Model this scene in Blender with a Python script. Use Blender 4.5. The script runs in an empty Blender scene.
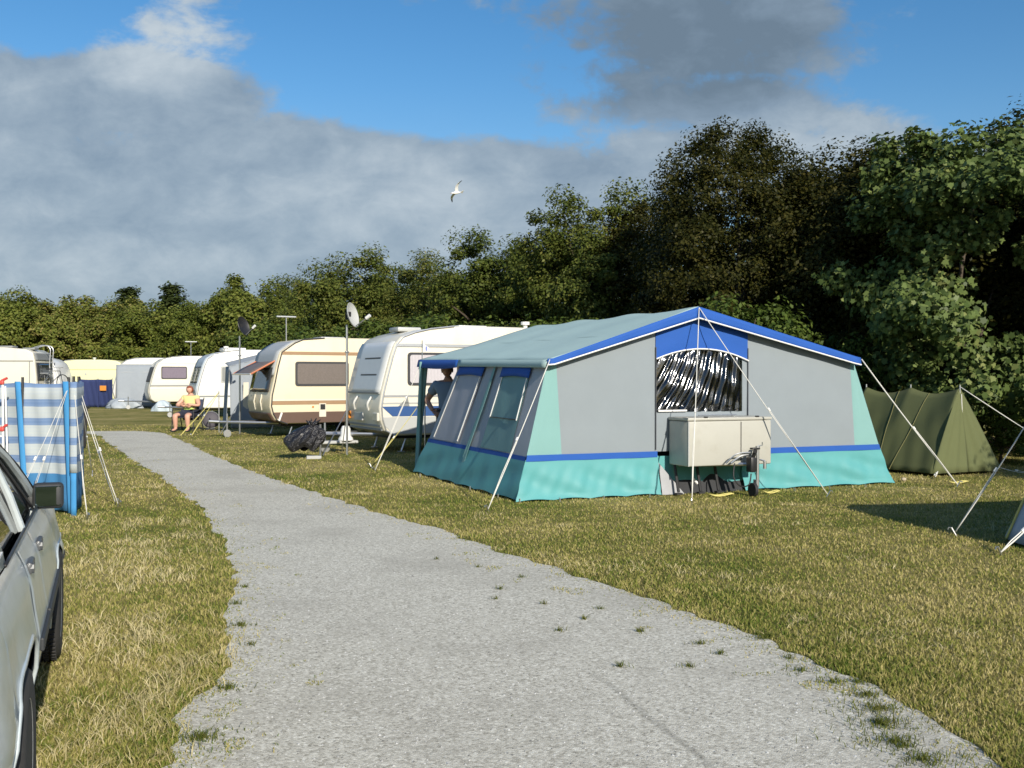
import bpy, bmesh, math, random
import numpy as np
from mathutils import Vector, Matrix, Euler
R = math.radians
S = bpy.context.scene
COL = S.collection
rnd = random.Random(7)
CAM_H, F, HOR = 1.55, 1024.0, 378.0

def G(px, py):                      # ground point seen at a pixel of the photograph (used once, to measure the site)
    Y = F * CAM_H / (py - HOR)
    return ((px - 512) / F * Y, Y)

# ------------------------------------------------------------------ objects
def link(o, parent=None):
    COL.objects.link(o)
    if parent is not None: o.parent = parent
    return o
def tag(o, label=None, cat=None, group=None, kind=None):
    if label: o['label'] = label
    if cat: o['category'] = cat
    if group: o['group'] = group
    if kind: o['kind'] = kind
    return o
def thing(name, label, cat, loc=(0, 0, 0), rz=0.0, group=None):
    o = bpy.data.objects.new(name, None)
    o.empty_display_size = 0.2
    o.location = loc; o.rotation_euler = (0, 0, rz)
    link(o)
    return tag(o, label, cat, group)
def copy_tree(o, parent=None):
    c = o.copy(); COL.objects.link(c)
    if parent is not None: c.parent = parent
    for ch in list(o.children): copy_tree(ch, c)
    return c
def obj(name, bm, m, parent=None, smooth=False, label=None):
    me = bpy.data.meshes.new(name)
    bm.normal_update(); bm.to_mesh(me); bm.free()
    if smooth:
        me.polygons.foreach_set('use_smooth', [True] * len(me.polygons))
        if smooth != 'all':
            try: me.set_sharp_from_angle(angle=R(38))
            except Exception: pass
    for mm in (m if isinstance(m, (list, tuple)) else [m]): me.materials.append(mm)
    o = link(bpy.data.objects.new(name, me), parent)
    if label: o['label'] = label
    return o
def npobj(name, V, Fc, m, parent=None, smooth=False):
    """V (n,3) array, Fc (k,c) array of equal-sized faces"""
    me = bpy.data.meshes.new(name)
    V = np.asarray(V, np.float32); Fc = np.asarray(Fc, np.int32)
    k, c = Fc.shape
    me.vertices.add(len(V)); me.vertices.foreach_set('co', V.ravel())
    me.loops.add(k * c); me.loops.foreach_set('vertex_index', Fc.ravel())
    me.polygons.add(k); me.polygons.foreach_set('loop_start', np.arange(0, k * c, c, dtype=np.int32))
    if smooth: me.polygons.foreach_set('use_smooth', np.ones(k, bool))
    me.update(calc_edges=True); me.validate()
    me.materials.append(m)
    return link(bpy.data.objects.new(name, me), parent)
def BM(): return bmesh.new()

# ------------------------------------------------------------------ shapes
def box(bm, c, s, rot=None, bev=0.0, seg=2):
    M = Matrix.Translation(c)
    if rot is not None: M = M @ Euler(rot).to_matrix().to_4x4()
    g = bmesh.ops.create_cube(bm, size=1.0, matrix=M @ Matrix.Diagonal((s[0], s[1], s[2], 1)))
    if bev > 0:
        es = {e for v in g['verts'] for e in v.link_edges}
        bmesh.ops.bevel(bm, geom=list(es), offset=bev, segments=seg, affect='EDGES', profile=0.5)
def frame_axes(d):
    d = Vector(d).normalized()
    a = Vector((0, 0, 1)) if abs(d.z) < 0.9 else Vector((1, 0, 0))
    x = d.cross(a).normalized(); return x, d.cross(x).normalized()
def tube(bm, pts, r, n=8, cap=True):
    pts = [Vector(p) for p in pts]
    rs = r if isinstance(r, (list, tuple)) else [r] * len(pts)
    rings = []
    x = None
    for i, p in enumerate(pts):
        d = (pts[min(i + 1, len(pts) - 1)] - pts[max(i - 1, 0)])
        if d.length < 1e-9: d = Vector((0, 0, 1))
        d.normalize()
        if x is None: x, y = frame_axes(d)
        else:
            x = (x - d * x.dot(d))
            x = x.normalized() if x.length > 1e-6 else frame_axes(d)[0]
            y = d.cross(x)
        rings.append([bm.verts.new(p + (x * math.cos(2 * math.pi * k / n) + y * math.sin(2 * math.pi * k / n)) * rs[i]) for k in range(n)])
    for a, b in zip(rings, rings[1:]):
        for k in range(n): bm.faces.new((a[k], a[(k + 1) % n], b[(k + 1) % n], b[k]))
    if cap:
        try: bm.faces.new(rings[0][::-1]); bm.faces.new(rings[-1])
        except Exception: pass
def lathe(bm, prof, n=24, M=None):
    M = M or Matrix()
    rings = []
    for r, z in prof:
        rings.append([bm.verts.new(M @ Vector((r * math.cos(2 * math.pi * k / n), r * math.sin(2 * math.pi * k / n), z))) for k in range(n)])
    for a, b in zip(rings, rings[1:]):
        for k in range(n):
            try: bm.faces.new((a[k], a[(k + 1) % n], b[(k + 1) % n], b[k]))
            except Exception: pass
    try: bm.faces.new(rings[0][::-1]); bm.faces.new(rings[-1])
    except Exception: pass
def grid(bm, fn, nu, nv, thick=0.0):
    """surface fn(a,b) -> point; optional thickness along its normal"""
    P = [[Vector(fn(i / nu, j / nv)) for j in range(nv + 1)] for i in range(nu + 1)]
    V = [[bm.verts.new(p) for p in row] for row in P]
    for i in range(nu):
        for j in range(nv): bm.faces.new((V[i][j], V[i + 1][j], V[i + 1][j + 1], V[i][j + 1]))
    if thick:
        def nrm(i, j):
            a = P[min(i + 1, nu)][j] - P[max(i - 1, 0)][j]; b = P[i][min(j + 1, nv)] - P[i][max(j - 1, 0)]
            n = a.cross(b); return n.normalized() if n.length > 1e-9 else Vector((0, 0, 1))
        W = [[bm.verts.new(P[i][j] - nrm(i, j) * thick) for j in range(nv + 1)] for i in range(nu + 1)]
        for i in range(nu):
            for j in range(nv): bm.faces.new((W[i][j], W[i][j + 1], W[i + 1][j + 1], W[i + 1][j]))
        for i in range(nu):
            bm.faces.new((V[i + 1][0], V[i][0], W[i][0], W[i + 1][0])); bm.faces.new((V[i][nv], V[i + 1][nv], W[i + 1][nv], W[i][nv]))
        for j in range(nv):
            bm.faces.new((V[0][j], V[0][j + 1], W[0][j + 1], W[0][j])); bm.faces.new((V[nu][j + 1], V[nu][j], W[nu][j], W[nu][j + 1]))
def prism(bm, poly, y0, y1, bev=0.0, seg=3):
    """polygon (x,z) extruded along y"""
    a = [bm.verts.new((x, y0, z)) for x, z in poly]; b = [bm.verts.new((x, y1, z)) for x, z in poly]
    n = len(poly)
    fa = bm.faces.new(a); fb = bm.faces.new(b[::-1])
    for i in range(n): bm.faces.new((a[(i + 1) % n], a[i], b[i], b[(i + 1) % n]))
    bmesh.ops.recalc_face_normals(bm, faces=bm.faces[:])
    if bev:
        es = list(fa.edges) + list(fb.edges)
        bmesh.ops.bevel(bm, geom=es, offset=bev, segments=seg, affect='EDGES', profile=0.5)
def ell(bm, c, r, M=None, seg=16, rings=10):
    T = Matrix.Translation(c) @ (M or Matrix()) @ Matrix.Diagonal((r[0], r[1], r[2], 1))
    return bmesh.ops.create_uvsphere(bm, u_segments=seg, v_segments=rings, radius=1.0, matrix=T)['verts']
def smoothpath(pts, n=6):
    out = []
    P = [Vector(p) for p in pts]
    for i in range(len(P) - 1):
        p0, p1, p2, p3 = P[max(i - 1, 0)], P[i], P[i + 1], P[min(i + 2, len(P) - 1)]
        for k in range(n):
            t = k / n
            out.append(0.5 * ((2 * p1) + (p2 - p0) * t + (2 * p0 - 5 * p1 + 4 * p2 - p3) * t * t + (3 * p1 - p0 - 3 * p2 + p3) * t ** 3))
    out.append(P[-1]); return out

# ------------------------------------------------------------------ materials
class NT:
    def __init__(s, tree): s.t = tree; s.n = tree.nodes; s.l = tree.links
    def node(s, typ, **kw):
        n = s.n.new(typ)
        for k, v in kw.items():
            if k in n.inputs: s.put(n.inputs[k], v)
            else: setattr(n, k, v)
        return n
    def put(s, sock, v):
        if hasattr(v, 'is_output'): s.l.new(v, sock)
        elif isinstance(v, (tuple, list)) and sock.type == 'RGBA' and len(v) == 3: sock.default_value = (*v, 1)
        else: sock.default_value = v
    def math(s, op, a, b=0.0, c=None, clamp=False):
        n = s.n.new('ShaderNodeMath'); n.operation = op; n.use_clamp = clamp
        s.put(n.inputs[0], a); s.put(n.inputs[1], b)
        if c is not None: s.put(n.inputs[2], c)
        return n.outputs[0]
    def noise(s, vec, scale, detail=4, rough=0.55, dist=0.0):
        n = s.n.new('ShaderNodeTexNoise')
        if vec is not None: s.l.new(vec, n.inputs['Vector'])
        n.inputs['Scale'].default_value = scale; n.inputs['Detail'].default_value = detail
        n.inputs['Roughness'].default_value = rough; n.inputs['Distortion'].default_value = dist
        return n.outputs['Fac']
    def ss(s, v, a, b):
        n = s.n.new('ShaderNodeMapRange'); n.interpolation_type = 'SMOOTHSTEP'
        s.put(n.inputs[0], v); s.put(n.inputs[1], a); s.put(n.inputs[2], b); return n.outputs[0]
    def mix(s, fac, a, b, mode='MIX'):
        n = s.n.new('ShaderNodeMix'); n.data_type = 'RGBA'; n.blend_type = mode
        s.put(n.inputs[0], fac); s.put(n.inputs[6], a); s.put(n.inputs[7], b); return n.outputs[2]
    def ramp(s, fac, stops):
        n = s.n.new('ShaderNodeValToRGB'); s.l.new(fac, n.inputs[0])
        while len(n.color_ramp.elements) < len(stops): n.color_ramp.elements.new(0.5)
        for e, (p, c) in zip(n.color_ramp.elements, stops): e.position = p; e.color = (*c, 1)
        return n.outputs[0]
    def bump(s, h, strength=0.3, dist=0.01):
        n = s.n.new('ShaderNodeBump'); n.inputs['Strength'].default_value = strength; n.inputs['Distance'].default_value = dist
        s.l.new(h, n.inputs['Height']); return n.outputs[0]
def newmat(name):
    m = bpy.data.materials.new(name); m.use_nodes = True
    m.node_tree.nodes.clear(); t = NT(m.node_tree)
    out = t.n.new('ShaderNodeOutputMaterial')
    return m, t, out
def pri(t, out, **kw):
    p = t.node('ShaderNodeBsdfPrincipled', **kw); t.l.new(p.outputs[0], out.inputs[0]); return p
def plain(name, c, rough=0.6, metal=0.0, var=0.12, scale=6.0, bump=0.0, bscale=60.0, coat=0.0, dirt=None, transl=0.0, spec=0.5):
    """painted / moulded / woven surface: base colour with soft uneven wear, optional weave bump"""
    m, t, out = newmat(name)
    co = t.node('ShaderNodeTexCoord').outputs['Object']
    n = t.noise(co, scale, 5, 0.6)
    col = t.mix(n, tuple(x * (1 - var) for x in c), tuple(min(1, x * (1 + var)) for x in c))
    if dirt:
        d = t.noise(co, dirt[1], 6, 0.65); col = t.mix(t.math('MULTIPLY', t.ss(d, 0.5, 0.75), dirt[2]), col, dirt[0])
    kw = dict(Roughness=rough, Metallic=metal)
    p = t.node('ShaderNodeBsdfPrincipled', **kw); t.put(p.inputs['Base Color'], col)
    p.inputs['Specular IOR Level'].default_value = spec
    if coat: p.inputs['Coat Weight'].default_value = coat; p.inputs['Coat Roughness'].default_value = 0.06
    if bump: t.l.new(t.bump(t.noise(co, bscale, 3, 0.6), bump, 0.004), p.inputs['Normal'])
    if transl:
        tr = t.node('ShaderNodeBsdfTranslucent'); t.put(tr.inputs['Color'], col)
        mx = t.node('ShaderNodeMixShader'); mx.inputs[0].default_value = transl
        t.l.new(p.outputs[0], mx.inputs[1]); t.l.new(tr.outputs[0], mx.inputs[2]); t.l.new(mx.outputs[0], out.inputs[0])
    else: t.l.new(p.outputs[0], out.inputs[0])
    return m
def glassmat(name, tint=(0.55, 0.62, 0.6), refl=0.18, rough=0.03):
    m, t, out = newmat(name)
    tr = t.node('ShaderNodeBsdfTransparent'); t.put(tr.inputs[0], tint)
    gl = t.node('ShaderNodeBsdfGlossy', Roughness=rough); t.put(gl.inputs[0], (1, 1, 1))
    fr = t.node('ShaderNodeFresnel'); fr.inputs[0].default_value = 1.5
    f = t.math('MAXIMUM', fr.outputs[0], refl)
    mx = t.node('ShaderNodeMixShader'); t.put(mx.inputs[0], f)
    t.l.new(tr.outputs[0], mx.inputs[1]); t.l.new(gl.outputs[0], mx.inputs[2]); t.l.new(mx.outputs[0], out.inputs[0])
    return m
def curtainmat(name, c1, c2, freq=34.0):
    """curtained window: pleated curtain just behind a glossy pane"""
    m, t, out = newmat(name)
    co = t.node('ShaderNodeTexCoord').outputs['Object']
    w = t.node('ShaderNodeTexWave', wave_type='BANDS', bands_direction='X'); t.l.new(co, w.inputs[0])
    w.inputs['Scale'].default_value = freq / 6.28; w.inputs['Distortion'].default_value = 1.5; w.inputs['Detail'].default_value = 3
    n = t.noise(co, 25, 4)
    col = t.mix(t.math('MULTIPLY', w.outputs['Fac'], t.math('ADD', n, 0.3), clamp=True), c1, c2)
    p = pri(t, out, Roughness=0.75); t.put(p.inputs['Base Color'], col)
    p.inputs['Coat Weight'].default_value = 0.9; p.inputs['Coat Roughness'].default_value = 0.05
    return m
def leafmat(name, stops, transl=0.3, rough=0.5):
    m, t, out = newmat(name)
    g = t.node('ShaderNodeNewGeometry')
    oi = t.node('ShaderNodeObjectInfo')
    big = t.noise(g.outputs['Position'], 0.9, 3, 0.6)
    f = t.math('ADD', t.math('MULTIPLY', g.outputs['Random Per Island'], 0.55), t.math('MULTIPLY', big, 0.5))
    f = t.math('ADD', f, t.math('MULTIPLY', t.math('SUBTRACT', oi.outputs['Random'], 0.5), 0.25), clamp=True)
    col = t.ramp(f, stops)
    d = t.node('ShaderNodeBsdfPrincipled', Roughness=rough); t.put(d.inputs['Base Color'], col); d.inputs['Specular IOR Level'].default_value = 0.12
    tr = t.node('ShaderNodeBsdfTranslucent'); t.put(tr.inputs['Color'], t.mix(0.5, col, (0.10, 0.14, 0.02)))
    mx = t.node('ShaderNodeMixShader'); mx.inputs[0].default_value = transl
    t.l.new(d.outputs[0], mx.inputs[1]); t.l.new(tr.outputs[0], mx.inputs[2]); t.l.new(mx.outputs[0], out.inputs[0])
    return m

# ------------------------------------------------------------------ camera, sun, sky
cam = bpy.data.cameras.new('camera'); camo = link(bpy.data.objects.new('camera', cam))
cam.sensor_width = 36; cam.lens = 36.0; cam.clip_end = 3000; cam.clip_start = 0.05
camo.location = (0, 0, CAM_H)
camo.rotation_euler = (R(90) - math.atan((384 - HOR) / F), 0, 0)
S.camera = camo
SUN_AZ, SUN_EL = R(155), R(26)       # azimuth clockwise from +Y
sv = Vector((math.sin(SUN_AZ) * math.cos(SUN_EL), math.cos(SUN_AZ) * math.cos(SUN_EL), math.sin(SUN_EL)))
sun = bpy.data.lights.new('sun', 'SUN'); suno = link(bpy.data.objects.new('sun', sun))
sun.energy = 3.9; sun.angle = R(0.5); sun.color = (1.0, 0.925, 0.80)
suno.rotation_euler = sv.to_track_quat('Z', 'Y').to_euler(); suno.location = (8, -16, 12)
S.view_settings.view_transform = 'Standard'; S.view_settings.look = 'None'
S.view_settings.exposure = 0.56; S.view_settings.gamma = 1.0; S.view_settings.use_curve_mapping = False
S.cycles.max_bounces = 6; S.cycles.transparent_max_bounces = 12; S.cycles.caustics_reflective = False; S.cycles.caustics_refractive = False
S.cycles.use_denoising = True; S.cycles.filter_width = 1.55

W = bpy.data.worlds.new('World'); S.world = W; W.use_nodes = True
W.node_tree.nodes.clear(); t = NT(W.node_tree)
wo = t.n.new('ShaderNodeOutputWorld')
sky = t.node('ShaderNodeTexSky', sky_type='NISHITA'); sky.sun_disc = False
sky.sun_elevation = SUN_EL; sky.sun_rotation = SUN_AZ; sky.altitude = 0; sky.air_density = 1.0; sky.dust_density = 0.6; sky.ozone_density = 2.0
hs = t.node('ShaderNodeHueSaturation', Saturation=1.34, Value=1.0); t.l.new(sky.outputs[0], hs.inputs['Color'])
bg1 = t.node('ShaderNodeBackground', Strength=0.088); t.l.new(hs.outputs[0], bg1.inputs[0])
dirv = t.node('ShaderNodeTexCoord').outputs['Generated']
sx = t.node('ShaderNodeSeparateXYZ'); t.l.new(dirv, sx.inputs[0])
yy = t.math('MAXIMUM', t.math('ABSOLUTE', sx.outputs[1]), 0.12)
az = t.math('DIVIDE', sx.outputs[0], yy); el = t.math('DIVIDE', sx.outputs[2], yy)
cmb = t.node('ShaderNodeCombineXYZ'); t.l.new(az, cmb.inputs[0]); t.l.new(el, cmb.inputs[1])
mp = t.node('ShaderNodeMapping'); t.l.new(cmb.outputs[0], mp.inputs[0]); mp.inputs['Scale'].default_value = (1.0, 1.55, 1.0); mp.inputs['Location'].default_value = (3.1, 1.7, 0.4)
n1 = t.noise(mp.outputs[0], 5.2, 9, 0.58, 0.25)
n2 = t.noise(mp.outputs[0], 17.0, 7, 0.6, 0.2)
def bl(px, py, rx, ry, amp):
    cx, cy = (px - 512) / F, (HOR - py) / F
    a = t.math('DIVIDE', t.math('SUBTRACT', az, cx), rx / F); b = t.math('DIVIDE', t.math('SUBTRACT', el, cy), ry / F)
    q = t.math('ADD', t.math('MULTIPLY', a, a), t.math('MULTIPLY', b, b))
    return t.math('MULTIPLY', t.math('MAXIMUM', t.math('SUBTRACT', 1.0, q), 0.0), amp)
def total(lst):
    v = lst[0]
    for x in lst[1:]: v = t.math('ADD', v, x)
    return v
SKY_BLOBS = [(60, 215, 430, 165, 1.0), (330, 235, 330, 125, 0.9), (175, 60, 125, 80, 1.0), (70, 85, 160, 50, 0.45), (520, 205, 300, 85, 0.7),
             (760, 150, 300, 75, 0.85), (665, 30, 215, 100, 0.66), (560, 95, 120, 40, 0.35), (470, 5, 110, 30, 0.4), (760, 20, 180, 70, 0.4), (-100, 80, 200, 90, 0.5),
             (330, -20, 190, 40, 0.45), (700, -260, 700, 160, 0.6), (0, -200, 500, 120, 0.5), (1500, 150, 350, 120, 0.7), (-700, 150, 500, 200, 0.8)]
cov = total([bl(*b) for b in SKY_BLOBS])
holes = total([bl(420, 70, 170, 70, 0.5), bl(960, 60, 190, 75, 0.5), bl(40, 30, 120, 40, 0.35)])
cov = t.math('SUBTRACT', cov, holes)
d = t.math('ADD', t.math('MULTIPLY', t.math('SUBTRACT', n1, 0.5), 2.6), t.math('MULTIPLY', t.math('SUBTRACT', n2, 0.5), 1.3))
m0 = t.math('ADD', cov, d)
mask = t.ss(m0, 0.17, 0.64)
# soft low haze bank just above the trees on the left, plus thin veils
veil = t.math('MULTIPLY', t.ss(el, 0.30, 0.02), 0.55)
mask = t.math('MAXIMUM', t.math('MULTIPLY', mask, 0.96), t.math('MULTIPLY', veil, t.ss(n1, 0.25, 0.6)))
darkblob = total([bl(690, 40, 230, 100, 1.1), bl(230, 150, 420, 120, 0.12)])
lit = total([bl(165, 45, 100, 60, 0.9), bl(120, 200, 500, 150, 0.18), bl(400, 205, 170, 70, 0.35), bl(860, 140, 160, 60, 0.25), bl(720, 150, 140, 40, 0.3), bl(60, 265, 300, 35, 0.2)])
sh = t.math('ADD', t.math('SUBTRACT', t.math('ADD', t.math('MULTIPLY', n2, 0.75), t.math('MULTIPLY', n1, 0.25)), t.math('MULTIPLY', darkblob, 0.45)), t.math('MULTIPLY', lit, 0.5))
ccol = t.ramp(sh, [(0.05, (0.13, 0.18, 0.235)), (0.38, (0.20, 0.268, 0.345)), (0.58, (0.275, 0.345, 0.415)), (0.95, (0.46, 0.52, 0.565))])
bg2 = t.node('ShaderNodeBackground', Strength=0.84); t.l.new(ccol, bg2.inputs[0])
mxw = t.node('ShaderNodeMixShader'); t.l.new(mask, mxw.inputs[0]); t.l.new(bg1.outputs[0], mxw.inputs[1]); t.l.new(bg2.outputs[0], mxw.inputs[2])
t.l.new(mxw.outputs[0], wo.inputs[0])
# ================================================================== GROUND, PATH, GRASS
def vnoise(x, y, seed=0):
    """smooth value noise in numpy"""
    xi, yi = np.floor(x).astype(np.int64), np.floor(y).astype(np.int64)
    fx, fy = x - xi, y - yi
    fx = fx * fx * (3 - 2 * fx); fy = fy * fy * (3 - 2 * fy)
    def h(a, b):
        v = (a * 374761393 + b * 668265263 + seed * 974711) & 0x7fffffff
        v = ((v ^ (v >> 13)) * 1274126177) & 0x7fffffff
        return ((v ^ (v >> 16)) & 0xffff) / 65535.0
    return (h(xi, yi) * (1 - fx) + h(xi + 1, yi) * fx) * (1 - fy) + (h(xi, yi + 1) * (1 - fx) + h(xi + 1, yi + 1) * fx) * fy

LEFT = [(95, 434.5), (108, 441), (130, 457), (158, 474), (185, 492), (206, 513), (222, 535), (231, 560), (236, 590), (238, 628), (228, 668), (205, 705), (180, 745), (168, 775)]
RIGHT = [(163, 433.5), (180, 441), (205, 453), (250, 471), (300, 489), (370, 511), (440, 531), (515, 557), (600, 585), (680, 612), (745, 636), (810, 664), (875, 696), (940, 733), (1000, 772)]
L3 = smoothpath([(-13.5, 29.6, 0)] + [(*G(*p), 0) for p in LEFT] + [(-1.3, 2.0, 0), (-1.5, -2, 0), (-1.9, -9, 0)], 14)
R3 = smoothpath([(-11.0, 29.9, 0)] + [(*G(*p), 0) for p in RIGHT] + [(1.95, 2.0, 0), (1.7, -2, 0), (1.4, -9, 0)], 14)
def resample(pts, n, seed, amp, off=0.0):
    P = np.array([[p[0], p[1]] for p in pts]); s = np.r_[0, np.cumsum(np.hypot(*np.diff(P, axis=0).T))]
    q = np.linspace(0, s[-1], n); X = np.interp(q, s, P[:, 0]); Y = np.interp(q, s, P[:, 1])
    tx, ty = np.gradient(X), np.gradient(Y); l = np.hypot(tx, ty); nx, ny = -ty / l, tx / l
    w = (vnoise(q * 2.2, q * 0 + 3, seed) - 0.5) * 1.2 + (vnoise(q * 7, q * 0 + 9, seed + 1) - 0.5) * 0.9 + (vnoise(q * 22, q * 0, seed + 2) - 0.5) * 0.35
    w = w * amp + off; return np.c_[X + nx * w, Y + ny * w]
PL, PR = resample(L3, 620, 3, 0.08, -0.04), resample(R3, 620, 8, 0.08, 0.03)
POLY = np.vstack([PL, PR[::-1]])
def inside(x, y, poly=POLY):
    c = np.zeros(len(x), bool); n = len(poly)
    for i in range(n):
        x0, y0 = poly[i]; x1, y1 = poly[(i + 1) % n]
        if y0 == y1: continue
        k = ((y0 > y) != (y1 > y)); c ^= k & (x < (x1 - x0) * (y - y0) / (y1 - y0) + x0)
    return c
def edge_dist(x, y):
    d = np.full(len(x), 9.0)
    for P in (PL[::4], PR[::4]):
        for i in range(0, len(x), 20000):
            q = np.c_[x[i:i + 20000], y[i:i + 20000]]
            dd = ((q[:, None, :] - P[None]) ** 2).sum(2).min(1) ** 0.5
            d[i:i + 20000] = np.minimum(d[i:i + 20000], dd)
    return d

# ground material: mown turf, green and straw patches, bare soil flecks
m_ground, t, out = newmat('turf')
pos = t.node('ShaderNodeNewGeometry').outputs['Position']
a = t.noise(pos, 0.45, 5, 0.6); b = t.noise(pos, 2.2, 5, 0.65); c = t.noise(pos, 38, 4, 0.7)
st = t.node('ShaderNodeMapping'); t.l.new(pos, st.inputs[0]); st.inputs['Scale'].default_value = (1.0, 1.0, 1.0)
f = t.math('ADD', t.math('MULTIPLY', a, 0.75), t.math('MULTIPLY', b, 0.4)); f = t.math('ADD', f, t.math('MULTIPLY', t.math('SUBTRACT', c, 0.5), 0.45))
TURF = [(0.35, (0.090, 0.128, 0.025)), (0.51, (0.185, 0.18, 0.048)), (0.61, (0.285, 0.245, 0.088)), (0.76, (0.40, 0.335, 0.145))]
col = t.ramp(f, TURF)
col = t.mix(t.ss(t.noise(pos, 5.5, 6, 0.7), 0.66, 0.78), col, (0.13, 0.085, 0.045))
p = pri(t, out, Roughness=0.95); t.put(p.inputs['Base Color'], col); p.inputs['Specular IOR Level'].default_value = 0.1
t.l.new(t.bump(t.noise(pos, 60, 5, 0.75), 0.9, 0.03), p.inputs['Normal'])
bm = BM(); bmesh.ops.create_grid(bm, x_segments=40, y_segments=40, size=1500); o = obj('ground', bm, m_ground); tag(o, 'mown green and straw coloured camp site turf', 'ground', kind='structure')

# gravel path
m_path, t, out = newmat('gravel')
pos = t.node('ShaderNodeNewGeometry').outputs['Position']
v = t.node('ShaderNodeTexVoronoi', Scale=125.0); t.l.new(pos, v.inputs['Vector'])
v2 = t.node('ShaderNodeTexVoronoi', Scale=52.0); t.l.new(pos, v2.inputs['Vector'])
sepc = t.node('ShaderNodeSeparateColor'); t.l.new(v.outputs['Color'], sepc.inputs[0])
sepd = t.node('ShaderNodeSeparateColor'); t.l.new(v2.outputs['Color'], sepd.inputs[0])
g = t.math('ADD', t.math('MULTIPLY', sepc.outputs[0], 0.6), t.math('MULTIPLY', sepd.outputs[1], 0.4))
col = t.ramp(g, [(0.05, (0.28, 0.262, 0.21)), (0.4, (0.50, 0.477, 0.40)), (0.7, (0.61, 0.587, 0.50)), (0.97, (0.82, 0.80, 0.70))])
patch = t.noise(pos, 0.8, 5, 0.6)
col = t.mix(t.math('MULTIPLY', t.ss(patch, 0.45, 0.72), 0.5), col, (0.36, 0.34, 0.285))
fl = t.noise(pos, 13, 5, 0.7); col = t.mix(t.math('MULTIPLY', t.ss(fl, 0.63, 0.74), 0.6), col, (0.15, 0.15, 0.115))
# the thin dark wheel line near the right-hand side
(ax, ay), (bx, by) = G(585, 668), G(720, 775)
dl = math.hypot(bx - ax, by - ay); nx_, ny_ = -(by - ay) / dl, (bx - ax) / dl
sp = t.node('ShaderNodeSeparateXYZ'); t.l.new(pos, sp.inputs[0])
dist = t.math('ADD', t.math('MULTIPLY', t.math('SUBTRACT', sp.outputs[0], ax), nx_), t.math('MULTIPLY', t.math('SUBTRACT', sp.outputs[1], ay), ny_))
dist = t.math('ADD', dist, t.math('MULTIPLY', t.math('SUBTRACT', t.noise(pos, 2.5, 3), 0.5), 0.10))
line = t.math('SUBTRACT', 1.0, t.ss(t.math('ABSOLUTE', dist), 0.004, 0.03))
line = t.math('MULTIPLY', line, t.ss(sp.outputs[1], ay + 0.2, ay - 0.5))
col = t.mix(t.math('MULTIPLY', line, 0.38), col, (0.15, 0.145, 0.12))
p = pri(t, out, Roughness=0.9); t.put(p.inputs['Base Color'], col); p.inputs['Specular IOR Level'].default_value = 0.25
h = t.math('ADD', t.math('MULTIPLY', v.outputs['Distance'], -0.9), t.math('MULTIPLY', v2.outputs['Distance'], -0.5))
t.l.new(t.bump(h, 0.35, 0.006), p.inputs['Normal'])
NA = 8
V = [];
for i in range(len(PL)):
    for k in range(NA + 1):
        q = PL[i] + (PR[i] - PL[i]) * (k / NA); V.append((q[0], q[1], 0.004))
Fc = [(i * (NA + 1) + k, i * (NA + 1) + k + 1, (i + 1) * (NA + 1) + k + 1, (i + 1) * (NA + 1) + k) for i in range(len(PL) - 1) for k in range(NA)]
o = npobj('path', V, Fc, m_path); tag(o, 'pale grey gravel path curving away between the pitches', 'path', kind='structure')

# grass blades -------------------------------------------------------------
def blades(x, y, h, w, lean, bend, rg, base_z=0.0):
    n = len(x); th = rg.uniform(0, 2 * np.pi, n); la = rg.uniform(0, 2 * np.pi, n)
    dx, dy = np.cos(th) * w / 2, np.sin(th) * w / 2
    lx, ly = np.cos(la) * lean * h, np.sin(la) * lean * h
    z = np.full(n, base_z)
    A = np.c_[x - dx, y - dy, z]; B = np.c_[x + dx, y + dy, z]
    C = np.c_[x + dx * .8 + lx * .4, y + dy * .8 + ly * .4, z + h * .6]; D = np.c_[x - dx * .8 + lx * .4, y - dy * .8 + ly * .4, z + h * .6]
    E = np.c_[x + lx * (1 + bend), y + ly * (1 + bend), z + h]
    V = np.stack([A, B, C, D, E], 1).reshape(-1, 3); i = np.arange(n)[:, None] * 5
    T = np.concatenate([i + [0, 1, 2], i + [0, 2, 3], i + [3, 2, 4]], 1).reshape(-1, 3)
    return V, T
def bladeobj(name, V, T, m, label):
    o = npobj(name, V, T, m); return tag(o, label, 'grass', kind='stuff')
def grassmat(name, stops, k_noise=0.75):
    m, t, out = newmat(name)
    g = t.node('ShaderNodeNewGeometry'); pos = g.outputs['Position']
    a = t.noise(pos, 0.45, 5, 0.6); b = t.noise(pos, 2.2, 5, 0.65)
    f = t.math('ADD', t.math('MULTIPLY', a, 0.75), t.math('MULTIPLY', b, 0.4)); f = t.math('ADD', f, t.math('MULTIPLY', t.math('SUBTRACT', g.outputs['Random Per Island'], 0.5), 0.42))
    col = t.ramp(f, stops)
    d = t.node('ShaderNodeBsdfDiffuse'); t.put(d.inputs[0], col); tr = t.node('ShaderNodeBsdfTranslucent'); t.put(tr.inputs[0], col)
    mx = t.node('ShaderNodeMixShader'); mx.inputs[0].default_value = 0.3; t.l.new(d.outputs[0], mx.inputs[1]); t.l.new(tr.outputs[0], mx.inputs[2]); t.l.new(mx.outputs[0], out.inputs[0])
    return m
m_grass = grassmat('grass_blades', [(0.34, (0.118, 0.178, 0.032)), (0.495, (0.24, 0.248, 0.060)), (0.63, (0.37, 0.33, 0.115)), (0.80, (0.54, 0.46, 0.22))])
m_straw = grassmat('straw_blades', [(0.25, (0.34, 0.30, 0.14)), (0.5, (0.52, 0.45, 0.24)), (0.8, (0.68, 0.60, 0.36))])
rg = np.random.default_rng(5)
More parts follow.
